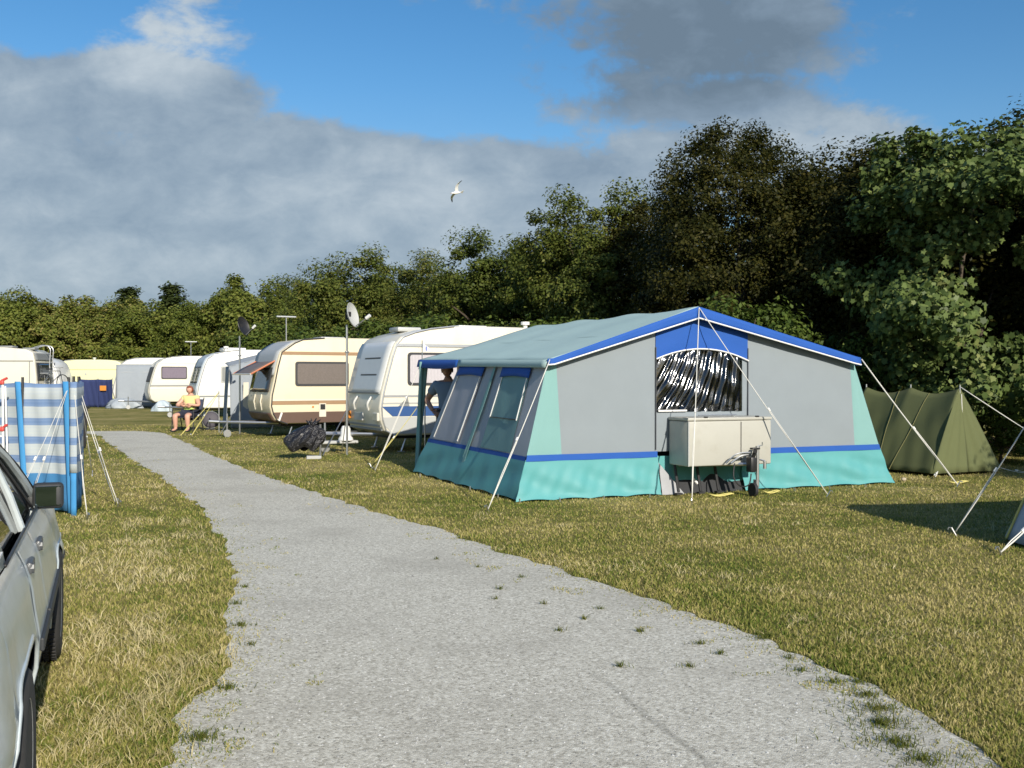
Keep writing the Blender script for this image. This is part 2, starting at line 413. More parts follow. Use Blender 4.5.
def scatter(n, r0, r1, half, rg, power=1.0):
    u = rg.random(n)
    r = (r0 ** -power + u * (r1 ** -power - r0 ** -power)) ** (-1 / power)
    a = rg.uniform(-half, half, n); return r * np.sin(a), r * np.cos(a), r
x, y, r = scatter(560000, 3.0, 36.0, R(43), rg, 0.55)
ins = inside(x, y); ed = edge_dist(x, y)
k = ~ins | (ins & (rg.random(len(x)) < 0.8 * np.exp(-ed / 0.085)) ) | (ins & (ed < .55) & (vnoise(x * 6, y * 6, 77) > .80) & (rg.random(len(x)) < .5))
x, y, r, ed, ins = x[k], y[k], r[k], ed[k], ins[k]
tuft = vnoise(x * 3.1, y * 3.1, 21) * 0.6 + vnoise(x * 0.9, y * 0.9, 22) * 0.4
h = (0.009 + 0.022 * tuft ** 1.5 + 0.011 * rg.random(len(x))) * np.where(ins, .6, np.where(ed < 0.25, 1.2, 1.0))
V, T = blades(x, y, h, 0.0028 + 0.00062 * r, 0.75 * rg.random(len(x)) + 0.15, 0.35, rg)
bladeobj('grass', V, T, m_grass, 'short mown grass of the pitches on both sides of the path')
# dry straw stalks in clumps: thick on the left verge, thinner along the right-hand path edge
cx, cy, cr = scatter(5200, 3.2, 22.0, R(42), rg, 0.35)
ok = ~inside(cx, cy); ce = edge_dist(cx, cy)
clump = vnoise(cx * 1.3, cy * 1.3, 31) * 0.65 + vnoise(cx * 4, cy * 4, 33) * 0.35
leftv = (cx < -0.8) & (cy < 12)
prob = np.where(leftv, np.clip((clump - 0.36) * 3.4, 0, 1), np.where(ce < 0.9, np.clip((clump - 0.42) * 2.6, 0, 1), np.clip((clump - 0.52) * 1.6, 0, 0.5)))
k = ok & (rg.random(len(cx)) < prob); cx, cy, cr, leftv, ce = cx[k], cy[k], cr[k], leftv[k], ce[k]
per = 16
X = np.repeat(cx, per) + rg.normal(0, 0.055, len(cx) * per); Y = np.repeat(cy, per) + rg.normal(0, 0.055, len(cx) * per)
hh = np.repeat(np.where(leftv, 0.068, 0.042), per) * rg.uniform(0.4, 1.25, len(X)); rr = np.hypot(X, Y)
V, T = blades(X, Y, hh, 0.0022 + 0.0005 * rr, rg.uniform(0.2, 1.3, len(X)), 0.5, rg)
bladeobj('dry_grass', V, T, m_straw, 'dry straw coloured grass stalks in clumps beside the path')
# small green tufts that have crept out on to the gravel
TU = [(770, 638, .10), (640, 633, .05), (800, 672, .07), (840, 668, .09), (868, 697, .10), (878, 711, .13), (882, 726, .17), (897, 743, .10), (925, 762, .15), (860, 684, .07), (765, 640, .06), (720, 655, .05),
      (700, 645, .05), (585, 620, .04), (500, 590, .04), (522, 578, .035), (620, 668, .05), (560, 632, .04), (240, 627, .09), (228, 690, .08), (200, 740, .14), (245, 588, .05), (250, 646, .05), (235, 605, .06), (905, 748, .09),
      (545, 605, .03), (478, 568, .03), (495, 600, .03), (437, 560, .03), (690, 668, .045), (600, 610, .03), (815, 652, .05), (835, 684, .07), (790, 660, .05)]
xs, ys = [], []
for px, py, rad in TU:
    gx, gy = G(px, py); n = int(16 + 13000 * rad * rad); rad = rad * (.75 if px < 760 else 1.0)
    a_ = rg.uniform(0, 2 * np.pi, n); q = np.abs(rg.normal(0, .55, n)) * rad * (1 + .5 * np.sin(a_ * 3 + px))
    xs.append(gx + np.cos(a_) * q * 1.5); ys.append(gy + np.sin(a_) * q * 1.1)
xs, ys = np.concatenate(xs), np.concatenate(ys)
V, T = blades(xs, ys, rg.uniform(0.010, 0.038, len(xs)), 0.0042, 0.6 + 0 * xs, 0.4, rg, 0.003)
bladeobj('grass_tufts', V, T, grassmat('tuft_blades', [(0.3, (0.07, 0.10, 0.02)), (0.6, (0.13, 0.15, 0.035)), (0.85, (0.22, 0.20, 0.07))]), 'small green grass tufts growing out of the gravel path')
# loose stones near the viewer
n = 9000; x, y, r = scatter(n, 3.2, 12, R(36), rg, 0.5); k = inside(x, y); x, y, r = x[k], y[k], r[k]; n = len(x)
s = rg.uniform(0.003, 0.0085, n); base = np.array([(1, 0, 0), (0, 1, 0), (-1, 0, 0), (0, -1, 0), (0, 0, 1.0)])
off = base[None] * (s[:, None, None] * rg.uniform(0.6, 1.2, (n, 5, 1))); off[:, :, 2] *= 0.8
V = (np.c_[x, y, np.full(n, 0.004)][:, None] + off).reshape(-1, 3); i = np.arange(n)[:, None] * 5
T = np.concatenate([i + [0, 1, 4], i + [1, 2, 4], i + [2, 3, 4], i + [3, 0, 4]], 1).reshape(-1, 3)
m_st, t, out = newmat('loose_stone'); g = t.node('ShaderNodeNewGeometry'); p = pri(t, out, Roughness=0.85)
t.put(p.inputs['Base Color'], t.ramp(g.outputs['Random Per Island'], [(0, (0.16, 0.155, 0.14)), (0.5, (0.34, 0.34, 0.32)), (1, (0.62, 0.62, 0.60))]))
tag(npobj('gravel_stones', V, T, m_st), 'loose grey stones lying on the gravel path', 'gravel', kind='stuff')
# ================================================================== TREES
def unit(v): return v / np.maximum(np.linalg.norm(v, axis=1, keepdims=True), 1e-9)
LOBED = np.array([(0, -.45), (.20, -.36), (.50, -.34), (.42, -.04), (.60, .22), (.28, .30), (0, .66), (-.28, .30), (-.60, .22), (-.42, -.04), (-.50, -.34), (-.20, -.36)])
def crown_mesh(seed, Rx, H, z0, n_clump, per, leaf, clump_r, shape='round', lobed=False, top_pow=0.55):
    """leaf clumps spread through the volume of a crown that stands on z0 and is H high; returns V,F"""
    g = np.random.default_rng(seed)
    # clump centres: mostly in the outer shell
    u = unit(g.normal(size=(n_clump, 3)))
    rad = g.uniform(0.25, 1.0, n_clump) ** 0.45
    zc = (u[:, 2] * rad * 0.5 + 0.5)                      # 0..1 up the crown
    if shape == 'cone': wid = np.clip(1.05 - zc, 0.05, 1) ** 0.8
    elif shape == 'bush': wid = np.sqrt(np.clip(1 - (np.clip(zc - 0.25, 0, 1) / 0.78) ** 2, 0.02, 1))
    else: wid = np.sqrt(np.clip(1 - ((zc - 0.42) / 0.60) ** 2, 0.03, 1))
    ang = np.arctan2(u[:, 1], u[:, 0])
    la_ = 0.35 if shape == 'dome' else 1.0
    lob = 1 + la_ * 0.22 * np.sin(ang * 3 + seed) + la_ * 0.14 * np.sin(ang * 5 + zc * 7 + seed * 2) + 0.10 * np.sin(zc * 13 + ang * 2)
    rr = Rx * wid * lob * (g.uniform(0.15, 1.0, n_clump) ** 0.4)
    if shape == 'dome':                                     # a closed rounded outline: half of the clumps lie on the shell itself
        k_ = n_clump // 2; wid[:k_] = np.sqrt(np.clip(1 - ((zc[:k_] - 0.42) / 0.585) ** 2, 0.0, 1)); zz = g.random(k_) ** 0.8
        zc[:k_] = zz; wid[:k_] = np.sqrt(np.clip(1 - ((zz - 0.42) / 0.585) ** 2, 0.0, 1)); rr[:k_] = Rx * wid[:k_] * lob[:k_] * g.uniform(0.86, 1.02, k_)
    C = np.c_[np.cos(ang) * rr, np.sin(ang) * rr, z0 + zc * H * (1 + 0.06 * np.sin(ang * 2 + seed))]
    cr = clump_r * g.uniform(0.55, 1.35, n_clump)
    # leaves in each clump, flattened shell
    n = n_clump * per; ci = np.repeat(np.arange(n_clump), per)
    d = unit(g.normal(size=(n, 3))); d[:, 2] = d[:, 2] * 0.75 + 0.12
    P = C[ci] + d * (cr[ci] * g.uniform(0.35, 1.05, n))[:, None]
    P[:, 2] = np.maximum(P[:, 2], z0 * 0.6 + 0.05)
    ax = np.array([0, 0, z0 + H * 0.45])
    outw = unit(P - ax)
    nrm = unit(outw * 0.55 + d * 0.45 + np.array([0, 0, 0.35]) + g.normal(size=(n, 3)) * 0.55)
    tx = unit(np.cross(nrm, g.normal(size=(n, 3)))); ty = np.cross(nrm, tx)
    s = leaf * g.uniform(0.6, 1.35, n)[:, None]
    if lobed:
        k = len(LOBED)
        L = P[:, None] + (tx[:, None] * LOBED[None, :, :1] + ty[:, None] * LOBED[None, :, 1:]) * s[:, None] * 1.05
        L[:, 6] -= nrm * s * 0.25
        V = L.reshape(-1, 3); Fc = np.arange(n * k).reshape(n, k)
    else:
        V = np.stack([P - ty * s * 0.62, P + tx * s * 0.36 + nrm * s * .06, P + ty * s * 0.62, P - tx * s * 0.36 + nrm * s * .06], 1).reshape(-1, 3)
        Fc = np.arange(n * 4).reshape(n, 4)
    return V, Fc, C
def trunk_bm(seed, H, r, Rx, C, n_limb=7):
    g = random.Random(seed); bm = BM()
    pts = [(0, 0, -0.1), (g.uniform(-.1, .1), g.uniform(-.1, .1), H * .25), (g.uniform(-.25, .25), g.uniform(-.25, .25), H * .5), (g.uniform(-.3, .3), g.uniform(-.3, .3), H * .85)]
    sp = smoothpath(pts, 5); n = len(sp)
    tube(bm, sp, [r * (1 - 0.85 * i / (n - 1)) * (1.25 if i == 0 else 1) for i in range(n)], 9)
    idx = list(range(len(C))); g.shuffle(idx)
    for i in idx[:n_limb]:
        c = Vector(C[i]); k = min(n - 2, max(2, int(n * (0.25 + 0.5 * g.random())))); p = sp[k]
        if c.z < p.z: k = 3; p = sp[3]
        mid = p.lerp(c, 0.5) + Vector((0, 0, 0.25))
        q = smoothpath([p, mid, c], 4); tube(bm, q, [r * 0.42 * (1 - 0.85 * j / (len(q) - 1)) for j in range(len(q))], 6)
    return bm
m_bark = plain('bark', (0.085, 0.066, 0.048), 0.9, var=0.4, scale=9, bump=0.8, bscale=30)
LEAF = {
 'hawthorn': leafmat('hedge_leaves', [(0.1, (0.055, 0.078, 0.014)), (0.4, (0.115, 0.145, 0.026)), (0.7, (0.18, 0.195, 0.042)), (0.95, (0.28, 0.23, 0.08))], 0.25),
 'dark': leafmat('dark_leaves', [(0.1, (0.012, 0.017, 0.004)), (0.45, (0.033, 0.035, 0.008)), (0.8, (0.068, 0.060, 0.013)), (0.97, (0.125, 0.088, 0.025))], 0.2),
 'mid': leafmat('mid_leaves', [(0.1, (0.038, 0.060, 0.012)), (0.45, (0.086, 0.112, 0.022)), (0.8, (0.150, 0.162, 0.036)), (0.97, (0.23, 0.19, 0.06))], 0.25),
 'syc': leafmat('sycamore_leaves', [(0.1, (0.022, 0.038, 0.010)), (0.45, (0.07, 0.105, 0.030)), (0.75, (0.15, 0.20, 0.062)), (0.97, (0.23, 0.24, 0.085))], 0.2, 0.42),
 'shrub': leafmat('shrub_leaves', [(0.1, (0.04, 0.07, 0.014)), (0.5, (0.085, 0.125, 0.024)), (0.9, (0.15, 0.185, 0.045))], 0.3),
 'pine': leafmat('pine_needles', [(0.1, (0.022, 0.036, 0.012)), (0.5, (0.045, 0.062, 0.018)), (0.9, (0.075, 0.09, 0.03))], 0.15),
}
PROTO = {}
def proto(kind):
    if kind in PROTO: return PROTO[kind]
    spec = {   # seed, Rx, H, z0, clumps, per, leaf, clump_r, shape, lobed
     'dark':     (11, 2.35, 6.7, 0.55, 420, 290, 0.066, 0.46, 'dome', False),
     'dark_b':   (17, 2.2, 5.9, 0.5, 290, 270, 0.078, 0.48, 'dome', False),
     'mid':      (12, 2.1, 5.9, 0.5, 210, 320, 0.078, 0.48, 'round', False),
     'mid_b':    (19, 2.3, 5.6, 0.4, 210, 280, 0.088, 0.50, 'bush', False),
     'hawthorn': (13, 2.8, 5.6, 0.3, 190, 260, 0.135, 0.60, 'bush', False),
     'hawthorn_b': (23, 2.5, 5.9, 0.3, 180, 260, 0.135, 0.58, 'round', False),
     'syc':      (14, 2.6, 5.6, 0.45, 210, 250, 0.088, 0.44, 'round', True),
     'shrub':    (15, 1.35, 2.7, 0.1, 100, 200, 0.075, 0.34, 'bush', False),
     'pine':     (16, 1.5, 6.2, 0.5, 150, 150, 0.15, 0.42, 'cone', False)}[kind]
    sd, Rx, H, z0, nc, per, leaf, cr, shp, lob = spec
    V, Fc, C = crown_mesh(sd, Rx, H, z0, nc, per, leaf, cr, shp, lob)
    base = kind.split('_')[0]
    me_o = npobj('crown', V, Fc, LEAF[base]); tr = obj('trunk', trunk_bm(sd, z0 + H, {'shrub': 0.05, 'syc': 0.10}.get(base, 0.16), Rx, C, 3 if base == 'syc' else 9), m_bark, None, True)
    PROTO[kind] = (me_o.data, tr.data, z0 + H + 0.35)
    bpy.data.objects.remove(me_o); bpy.data.objects.remove(tr)
    return PROTO[kind]
def tree(name, kind, px, Y, top, label, rot, wid=1.0, cat='tree', group='trees of the belt behind the pitches'):
    cm, tm, h0 = proto(kind)
    h = CAM_H + (HOR - top) * Y / F
    o = thing(name, label, cat, ((px - 512) / F * Y, Y, 0), rot, group)
    s = h / h0; o.scale = (s * wid, s * wid, s)
    for nm, me in (('trunk', tm), ('crown', cm)): link(bpy.data.objects.new(nm, me), o)
    return o
# --- the belt, from the right edge of the picture to the far left
T_ = [
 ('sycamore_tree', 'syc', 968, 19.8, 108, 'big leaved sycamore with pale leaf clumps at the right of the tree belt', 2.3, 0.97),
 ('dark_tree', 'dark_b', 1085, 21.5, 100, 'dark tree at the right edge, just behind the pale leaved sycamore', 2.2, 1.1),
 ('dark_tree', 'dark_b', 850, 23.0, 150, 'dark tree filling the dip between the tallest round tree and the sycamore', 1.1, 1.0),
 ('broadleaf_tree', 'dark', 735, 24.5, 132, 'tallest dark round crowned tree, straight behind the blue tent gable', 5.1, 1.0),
 ('broadleaf_tree', 'mid', 592, 29.5, 186, 'tree with a broken twiggy top, left of the tallest round tree', 1.9, 1.0),
 ('broadleaf_tree', 'mid_b', 493, 34, 233, 'olive tree on the left shoulder of the twiggy topped tree, above the tent roof end', 3.0, 1.0),
 ('broadleaf_tree', 'mid', 430, 38, 256, 'low tree above the roof of the white caravan with the blue flash', 0.3, 1.1),
 ('broadleaf_tree', 'mid_b', 352, 41, 250, 'rounded green tree behind the white satellite dish', 5.4, 1.05),
 ('hawthorn_tree', 'hawthorn', 262, 60, 277, 'broad olive tree behind the black satellite dish', 2.6, 1.05),
 ('hawthorn_tree', 'hawthorn_b', 205, 62, 292, 'small olive tree left of the broad one behind the black dish', 4.2, 0.9),
 ('pine_tree', 'pine', 172, 74, 281, 'dark pointed pine top rising behind the olive hedge', 1.0, 1.2),
 ('pine_tree', 'pine', 128, 76, 285, 'second dark pine top, left of the pointed one', 3.0, 1.5),
 ('hawthorn_tree', 'hawthorn', 122, 68, 297, 'olive hedge tree behind the white caravan under its grey cover', 0.9, 1.0),
 ('hawthorn_tree', 'hawthorn_b', 62, 69, 293, 'olive hedge tree behind the pale yellow caravan', 5.9, 1.1),
 ('hawthorn_tree', 'hawthorn', 8, 68, 285, 'olive hedge tree at the left edge behind the camper van', 3.4, 1.0),
 ('hawthorn_tree', 'hawthorn_b', -60, 68, 288, 'olive hedge tree beyond the left edge of the photo', 1.4, 1.1)]
for a_ in T_: tree(*a_)
# second row that closes the gaps low down
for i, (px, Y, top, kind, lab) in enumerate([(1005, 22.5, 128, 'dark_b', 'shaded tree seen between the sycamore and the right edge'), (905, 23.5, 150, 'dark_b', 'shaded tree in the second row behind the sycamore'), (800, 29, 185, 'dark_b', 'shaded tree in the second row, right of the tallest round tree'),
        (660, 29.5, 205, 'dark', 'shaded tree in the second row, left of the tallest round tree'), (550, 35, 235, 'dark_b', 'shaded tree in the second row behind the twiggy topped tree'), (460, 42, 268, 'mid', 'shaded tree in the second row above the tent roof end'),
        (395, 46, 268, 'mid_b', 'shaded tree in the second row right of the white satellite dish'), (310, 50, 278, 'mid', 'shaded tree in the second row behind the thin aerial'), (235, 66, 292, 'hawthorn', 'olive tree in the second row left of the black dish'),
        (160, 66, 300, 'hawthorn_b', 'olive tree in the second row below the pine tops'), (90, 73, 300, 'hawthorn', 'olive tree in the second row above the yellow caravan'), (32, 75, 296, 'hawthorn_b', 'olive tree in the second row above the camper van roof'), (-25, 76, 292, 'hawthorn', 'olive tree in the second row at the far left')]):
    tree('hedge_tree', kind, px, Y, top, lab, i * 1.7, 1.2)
# brighter shrubs in front of the belt
for i, (px, Y, top, w, lab) in enumerate([(735, 20.5, 276, 1.0, 'bright green shrub straight above the tent ridge'), (690, 22, 296, 0.9, 'low green shrub left of the tent ridge'), (625, 23, 300, 1.0, 'low green shrub above the middle of the tent roof'), (560, 25, 300, 1.1, 'low green shrub above the left part of the tent roof'),
        (835, 20.5, 318, 0.85, 'leafy shrub above the right slope of the tent roof'), (450, 29, 300, 1.3, 'green shrub above the long white caravan roof'), (395, 31, 302, 1.2, 'green shrub right of the white satellite dish'), (330, 34, 312, 1.3, 'green shrub above the cream caravan roof'),
        (285, 48, 308, 1.3, 'green shrub between the black dish and the thin aerial'), (228, 62, 326, 1.4, 'olive shrub above the white caravan behind the seated person'), (165, 66, 335, 1.6, 'olive shrub above the caravan with the grey waist stripe'), (100, 70, 335, 1.7, 'olive shrub above the pale yellow caravan'),
        (880, 20.5, 372, 1.0, 'dark low shrub behind the green ridge tent'), (965, 21.8, 262, 1.15, 'dark shrub filling the gap under the sycamore crown'), (1000, 19, 366, 1.2, 'dark low shrub right of the green ridge tent')]):
    tree('shrub', 'shrub', px, Y, top, lab, i * 1.3, w, 'shrub', 'shrubs in front of the tree belt')

# the belt goes on to the right of the viewer: these trees throw the shade on the green tent and the low bushes
tree('hedge_tree', 'dark_b', 0, 9.6, -10, 'tree of the belt beyond the right edge whose shade falls on the green tent', 0.7, 1.25)
bpy.data.objects[S.objects[-1].parent.name].location = (12.9, 9.6, 0)
tree('hedge_tree', 'dark', 0, 5.0, 0, 'tree of the belt beyond the right edge, nearest to the viewer', 2.9, 1.3)
bpy.data.objects[S.objects[-1].parent.name].location = (15.8, 4.6, 0)
# ================================================================== BIG FRAME TENT
m_tgrey = plain('tent_canvas_grey', (0.265, 0.305, 0.335), 0.9, var=0.06, scale=3, bump=0.25, bscale=180, transl=0.12)
m_tgrey2 = plain('tent_canvas_grey_lifted', (0.43, 0.46, 0.50), 0.9, var=0.08, scale=3, bump=0.25, bscale=180, transl=0.12)  # gable grey made paler: light put into the colour of the shaded side
m_troof = plain('tent_canvas_roof', (0.40, 0.55, 0.54), 0.9, var=0.08, scale=2.5, bump=0.25, bscale=150, transl=0.1)
m_tteal = plain('tent_canvas_teal', (0.225, 0.42, 0.41), 0.9, var=0.06, scale=3, bump=0.2, bscale=180, transl=0.12)
m_tblue = plain('tent_canvas_blue', (0.012, 0.085, 0.37), 0.8, var=0.08, scale=4, bump=0.2, bscale=180)
m_tskirt = plain('tent_pvc_turquoise', (0.10, 0.35, 0.36), 0.6, var=0.08, scale=4, bump=0.15, bscale=12, transl=0.08)
m_tskirt_in = plain('inner_ground_flap', (0.33, 0.34, 0.36), 0.7, var=0.15)
m_piping = plain('white_piping', (0.78, 0.78, 0.76), 0.6)
m_rope = plain('guy_rope', (0.66, 0.65, 0.60), 0.8, var=0.1)
m_ropey = plain('guy_rope_yellow', (0.62, 0.55, 0.18), 0.8, var=0.1)
m_steel = plain('galvanised_steel', (0.50, 0.51, 0.52), 0.35, 0.9, var=0.15, scale=20)
m_dark = plain('dark_rubber', (0.022, 0.022, 0.024), 0.7, var=0.3, scale=20, bump=0.3)
m_black = plain('black_plastic', (0.018, 0.018, 0.02), 0.45, var=0.3)
m_mesh = plain('grey_window_gauze', (0.40, 0.41, 0.46), 0.6, var=0.12, scale=4, transl=0.1)
m_tealwin = plain('green_window_blind', (0.14, 0.27, 0.27), 0.6, var=0.1, scale=4)

TB = Vector((0.06, 12.80, 0)); ta = math.atan2(0.385, 0.923)
tent = thing('frame_tent', 'big pale teal and grey frame tent with royal blue gable trim and turquoise skirt', 'tent', TB, ta)
UL, UR, UK, ZE, ZK, VD = 0.42, 5.29, 2.58, 1.78, 2.49, 5.16   # eaves, ridge, depth
ZB = 1.86                                                     # the eave lifts a little at the back
def roofz(u, v=0.0):
    e = ZE + (ZB - ZE) * max(0, v) / VD
    if u < UK: return e + (ZK - e) * (u - UL) / (UK - UL)
    return ZK - (ZK - ZE - .05) * (u - UK) / (UR - UK)
def uleft(z): return UL * z / ZE
def uright(z): return 5.98 - (5.98 - UR) * z / (ZE + .05)
def wr(a, b, k=1.0, s=0.0): return k * (0.6 * math.sin(a * 5.1 + b * 2.3 + s) + 0.4 * math.sin(a * 11.7 - b * 5.1 + s * 2) + 0.3 * math.sin(b * 9 + a * 3 + s))
def gable(name, ub, ut, z0, ztop, m, k=0.006, s=0.0, nu=14, nv=12, v0=0.0):
    """panel in the gable wall between bottom edge (ub) and top edge (ut)"""
    bm = BM()
    def fn(a, b):
        u0 = ub[0] + (ub[1] - ub[0]) * a; u1 = ut[0] + (ut[1] - ut[0]) * a
        zt = ztop(u1) if callable(ztop) else ztop; zb = z0(u0) if callable(z0) else z0
        z = zb + (zt - zb) * b; u = u0 + (u1 - u0) * b
        e = math.sin(math.pi * a) ** .5 * math.sin(math.pi * b) ** .5 if 0 < a < 1 and 0 < b < 1 else 0
        return (u, v0 - 0.012 * e - wr(a, b, k, s) * e, z)
    grid(bm, fn, nu, nv); return obj(name, bm, m, tent, 'all')
RZ = lambda u: roofz(u) - 0.03
ZS, ZT = 0.50, 0.575
gable('corner_panel', (uleft(ZT), 0.62), (UL, 0.54), ZT, RZ, m_tteal, 0.006)
gable('gable_wall', (0.62, 1.99), (0.54, 1.99), ZT, RZ, m_tgrey, 0.014, 1.3, 18, 16)
gable('gable_wall', (3.45, 5.32), (3.45, 5.23), ZT, RZ, m_tgrey, 0.014, 2.1, 20, 14)
gable('corner_panel', (5.32, uright(ZT)), (5.23, UR), ZT, RZ, m_tteal, 0.006, .7)
arch = lambda u: 1.79 + 0.155 * (1 - ((u - 2.70) / 0.745) ** 2)
gable('window_hood', (1.99, 3.45), (1.99, 3.45), arch, RZ, m_tblue, 0.010, .4, 20, 8, -0.012)
gable('window_apron', (1.99, 3.45), (1.99, 3.45), ZT, 1.10, m_tgrey, 0.005, .4)
gable('window_margin', (3.36, 3.45), (3.36, 3.45), 1.10, lambda u: arch(u) + .01, m_tgrey, 0.002)
# crumpled clear window: folds fan down from the right-hand top
m_pvc, t, out = newmat('clear_pvc_window')
tr = t.node('ShaderNodeBsdfTransparent'); t.put(tr.inputs[0], (0.32, 0.36, 0.36))
gl = t.node('ShaderNodeBsdfGlossy', Roughness=0.15); t.put(gl.inputs[0], (0.95, 0.97, 1.0))
co = t.node('ShaderNodeTexCoord').outputs['Object']; t.l.new(t.bump(t.noise(co, 14, 4, 0.6), 0.35, 0.01), gl.inputs['Normal'])
mx = t.node('ShaderNodeMixShader'); mx.inputs[0].default_value = 0.11
t.l.new(tr.outputs[0], mx.inputs[1]); t.l.new(gl.outputs[0], mx.inputs[2]); t.l.new(mx.outputs[0], out.inputs[0])
bm = BM()
def fn(a, b):
    u = 1.99 + 1.375 * a; zt = arch(u) + 0.01; z = 1.095 + (zt - 1.095) * b
    fold = a * 1.0 + (1 - b) * (0.42 - 0.34 * a)
    amp = 0.020 + 0.012 * (1 - b)
    w = math.sin(fold * 61) * 0.5 + math.sin(fold * 37 + 1.2 + b * 2) * 0.5 + 0.45 * math.sin(fold * 103 + b * 5) + 0.3 * math.sin(b * 14 + a * 9)
    e = min(1, 8 * a, 8 * (1 - a), 8 * b + .2, 8 * (1 - b) + .1)
    return (u, -0.004 - amp * w * e - 0.03 * math.sin(math.pi * b) * e, z)
grid(bm, fn, 110, 40); win = obj('window', bm, m_pvc, tent, 'all')
bm = BM(); box(bm, (2.24, -0.03, 1.115), (0.44, 0.012, 0.022)); obj('window_bar', bm, m_piping, win)
bm = BM(); tube(bm, [(1.99 + 1.46 * i / 24, -0.035, arch(1.99 + 1.46 * i / 24) - .002) for i in range(25)], 0.010, 6); obj('piping', bm, m_piping, win)
for uu in (1.99, 3.45):
    bm = BM(); box(bm, (uu, -0.018, 1.28), (0.012, 0.012, 1.36)); obj('zip', bm, plain('zip_dark', (0.05, 0.055, 0.065), 0.6), tent)
# stripe and skirt of the gable
def stripe(u0, u1):
    bm = BM(); grid(bm, lambda a, b: (u0(b) + (u1(b) - u0(b)) * a, -0.014 - .004 * math.sin(a * 17), ZS + (ZT + .004 - ZS) * b), 20, 1, 0.006); obj('stripe', bm, m_tblue, tent)
stripe(lambda b: uleft(ZS + .075 * b), lambda b: 2.02); stripe(lambda b: 3.40, lambda b: uright(ZS + .075 * b))
def skirt(u00, u01, u10, u11, s):
    bm = BM()
    def fn(a, b):
        u = (u00 + (u01 - u00) * a) * (1 - b) + (u10 + (u11 - u10) * a) * b
        g = (1 - b) ** 1.3
        pl = math.sin(a * 31 + s + 3 * b) * .5 + math.sin(a * 67 - b * 4) * .25 + math.sin(a * 13 + b * 6 + s) * .8 + math.sin((a * 1.5 + b) * 9) * .5
        hem = 0.02 * abs(math.sin(a * math.pi * 4)) * (1 - b) ** 6
        return (u, -0.006 - g * 0.07 - 0.020 * pl * math.sin(math.pi * min(1, b * 1.05 + .1)) - 0.02 * (1 if b == 0 else 0), 0.012 + hem + (ZS + .01) * b)
    grid(bm, fn, 70, 12); return obj('skirt', bm, m_tskirt, tent, 'all')
skirt(-0.055, 2.03, uleft(ZS), 2.03, 0.3); skirt(3.36, 5.98, 3.36, uright(ZS), 2.2)
bm = BM(); grid(bm, lambda a, b: (2.0 + 1.4 * a, 0.10 - 0.03 * math.sin(a * 12) - .16 * (1 - b), 0.0 + 0.30 * b), 24, 4); obj('ground_flap', bm, plain('dark_flap', (.03, .032, .036), .8, var=.2), tent, 'all')
bm = BM(); grid(bm, lambda a, b: (2.0 + 1.4 * a, .03 + .012 * math.sin(a * 22), .13 + .05 * math.sin(a * 5) + (.38 - .05 * math.sin(a * 5)) * b), 24, 4); obj('skirt', bm, m_tskirt, tent, 'all')
bm = BM(); grid(bm, lambda a, b: (2.0 + .34 * (1 - b) * a + .03, -0.02 - .10 * (1 - b), 0.01 + 0.42 * b), 6, 5); obj('ground_flap', bm, m_tskirt_in, tent, 'all')
# hem loops pegged down
# side wall ------------------------------------------------------------
def SW(a, b, off=0.0):
    p0 = Vector((0, 4.27 * a, 0)); p1 = Vector((UL, 3.23 * a, roofz(UL, 3.23 * a) - .02)); p = p0.lerp(p1, b)
    return p + Vector((-0.973, 0, 0.23)) * off
def side(name, a0, a1, b0, b1, m, off=0.0, k=0.006, s=0.0, nu=14, nv=12, thick=0.0):
    bm = BM()
    def fn(a, b):
        e = math.sin(math.pi * a) ** .5 * math.sin(math.pi * b) ** .5 if 0 < a < 1 and 0 < b < 1 else 0
        return SW(a0 + (a1 - a0) * a, b0 + (b1 - b0) * b, off + wr(a, b, k, s) * e)
    grid(bm, fn, nu, nv, thick); return obj(name, bm, m, tent, 'all')
side('side_wall', 0, 1, 0.315, 1.0, m_tgrey2, 0, 0.010, 0.4, 26, 14)
side('stripe', 0, 1, 0.275, 0.318, m_tblue, 0.010, 0.002, 0, 20, 1)
bm = BM()
def fn(a, b):
    g = (1 - b); pl = math.sin(a * 26 + b * 3) * .4 + math.sin(a * 11 + b * 5) * .8 + math.sin(a * 53) * .2
    return SW(a, 0.28 * b + 0.006 + 0.012 * abs(math.sin(a * math.pi * 6)) * g ** 5, 0.012 + 0.035 * g + 0.016 * pl * math.sin(math.pi * min(1, b + .08))) + Vector((.02 * g * (1 - a) ** 12, -.085 * g * (1 - a) ** 12, 0))
grid(bm, fn, 60, 10); obj('skirt', bm, m_tskirt, tent, 'all')
for (a0, a1, m) in ((0.13, 0.41, m_tealwin), (0.64, 0.945, m_mesh)):
    w = side('side_window', a0, a1, 0.325, 0.90, m, 0.014, 0.008, a0 * 9, 16, 14)
    bm = BM()
    def fn(a, b, a0=a0, a1=a1): return SW(a0 - .01 + (a1 - a0 + .02) * a, 0.872 + 0.012 * math.sin(math.pi * a) * (1 - b) + (0.955 - 0.872) * b, 0.028 + .012 * math.sin(math.pi * a))
    grid(bm, fn, 12, 3, 0.006); obj('hood', bm, m_tblue, w, 'all')
    for aa, bb in ((a0 + .012, 0.56 if a0 < .3 else 0.34), (a1 - .012, 0.56 if a0 < .3 else 0.34)):
        bm = BM(); tube(bm, [SW(aa, bb, 0.024), SW(aa, 0.875, 0.024)], 0.008, 5); obj('zip_edge', bm, m_piping, w)
    if a0 < .3:
        bm = BM(); tube(bm, [SW(a0 + .012, 0.565, 0.024), SW(a1 - .012, 0.565, 0.024)], 0.007, 5); obj('seam', bm, m_black, w)
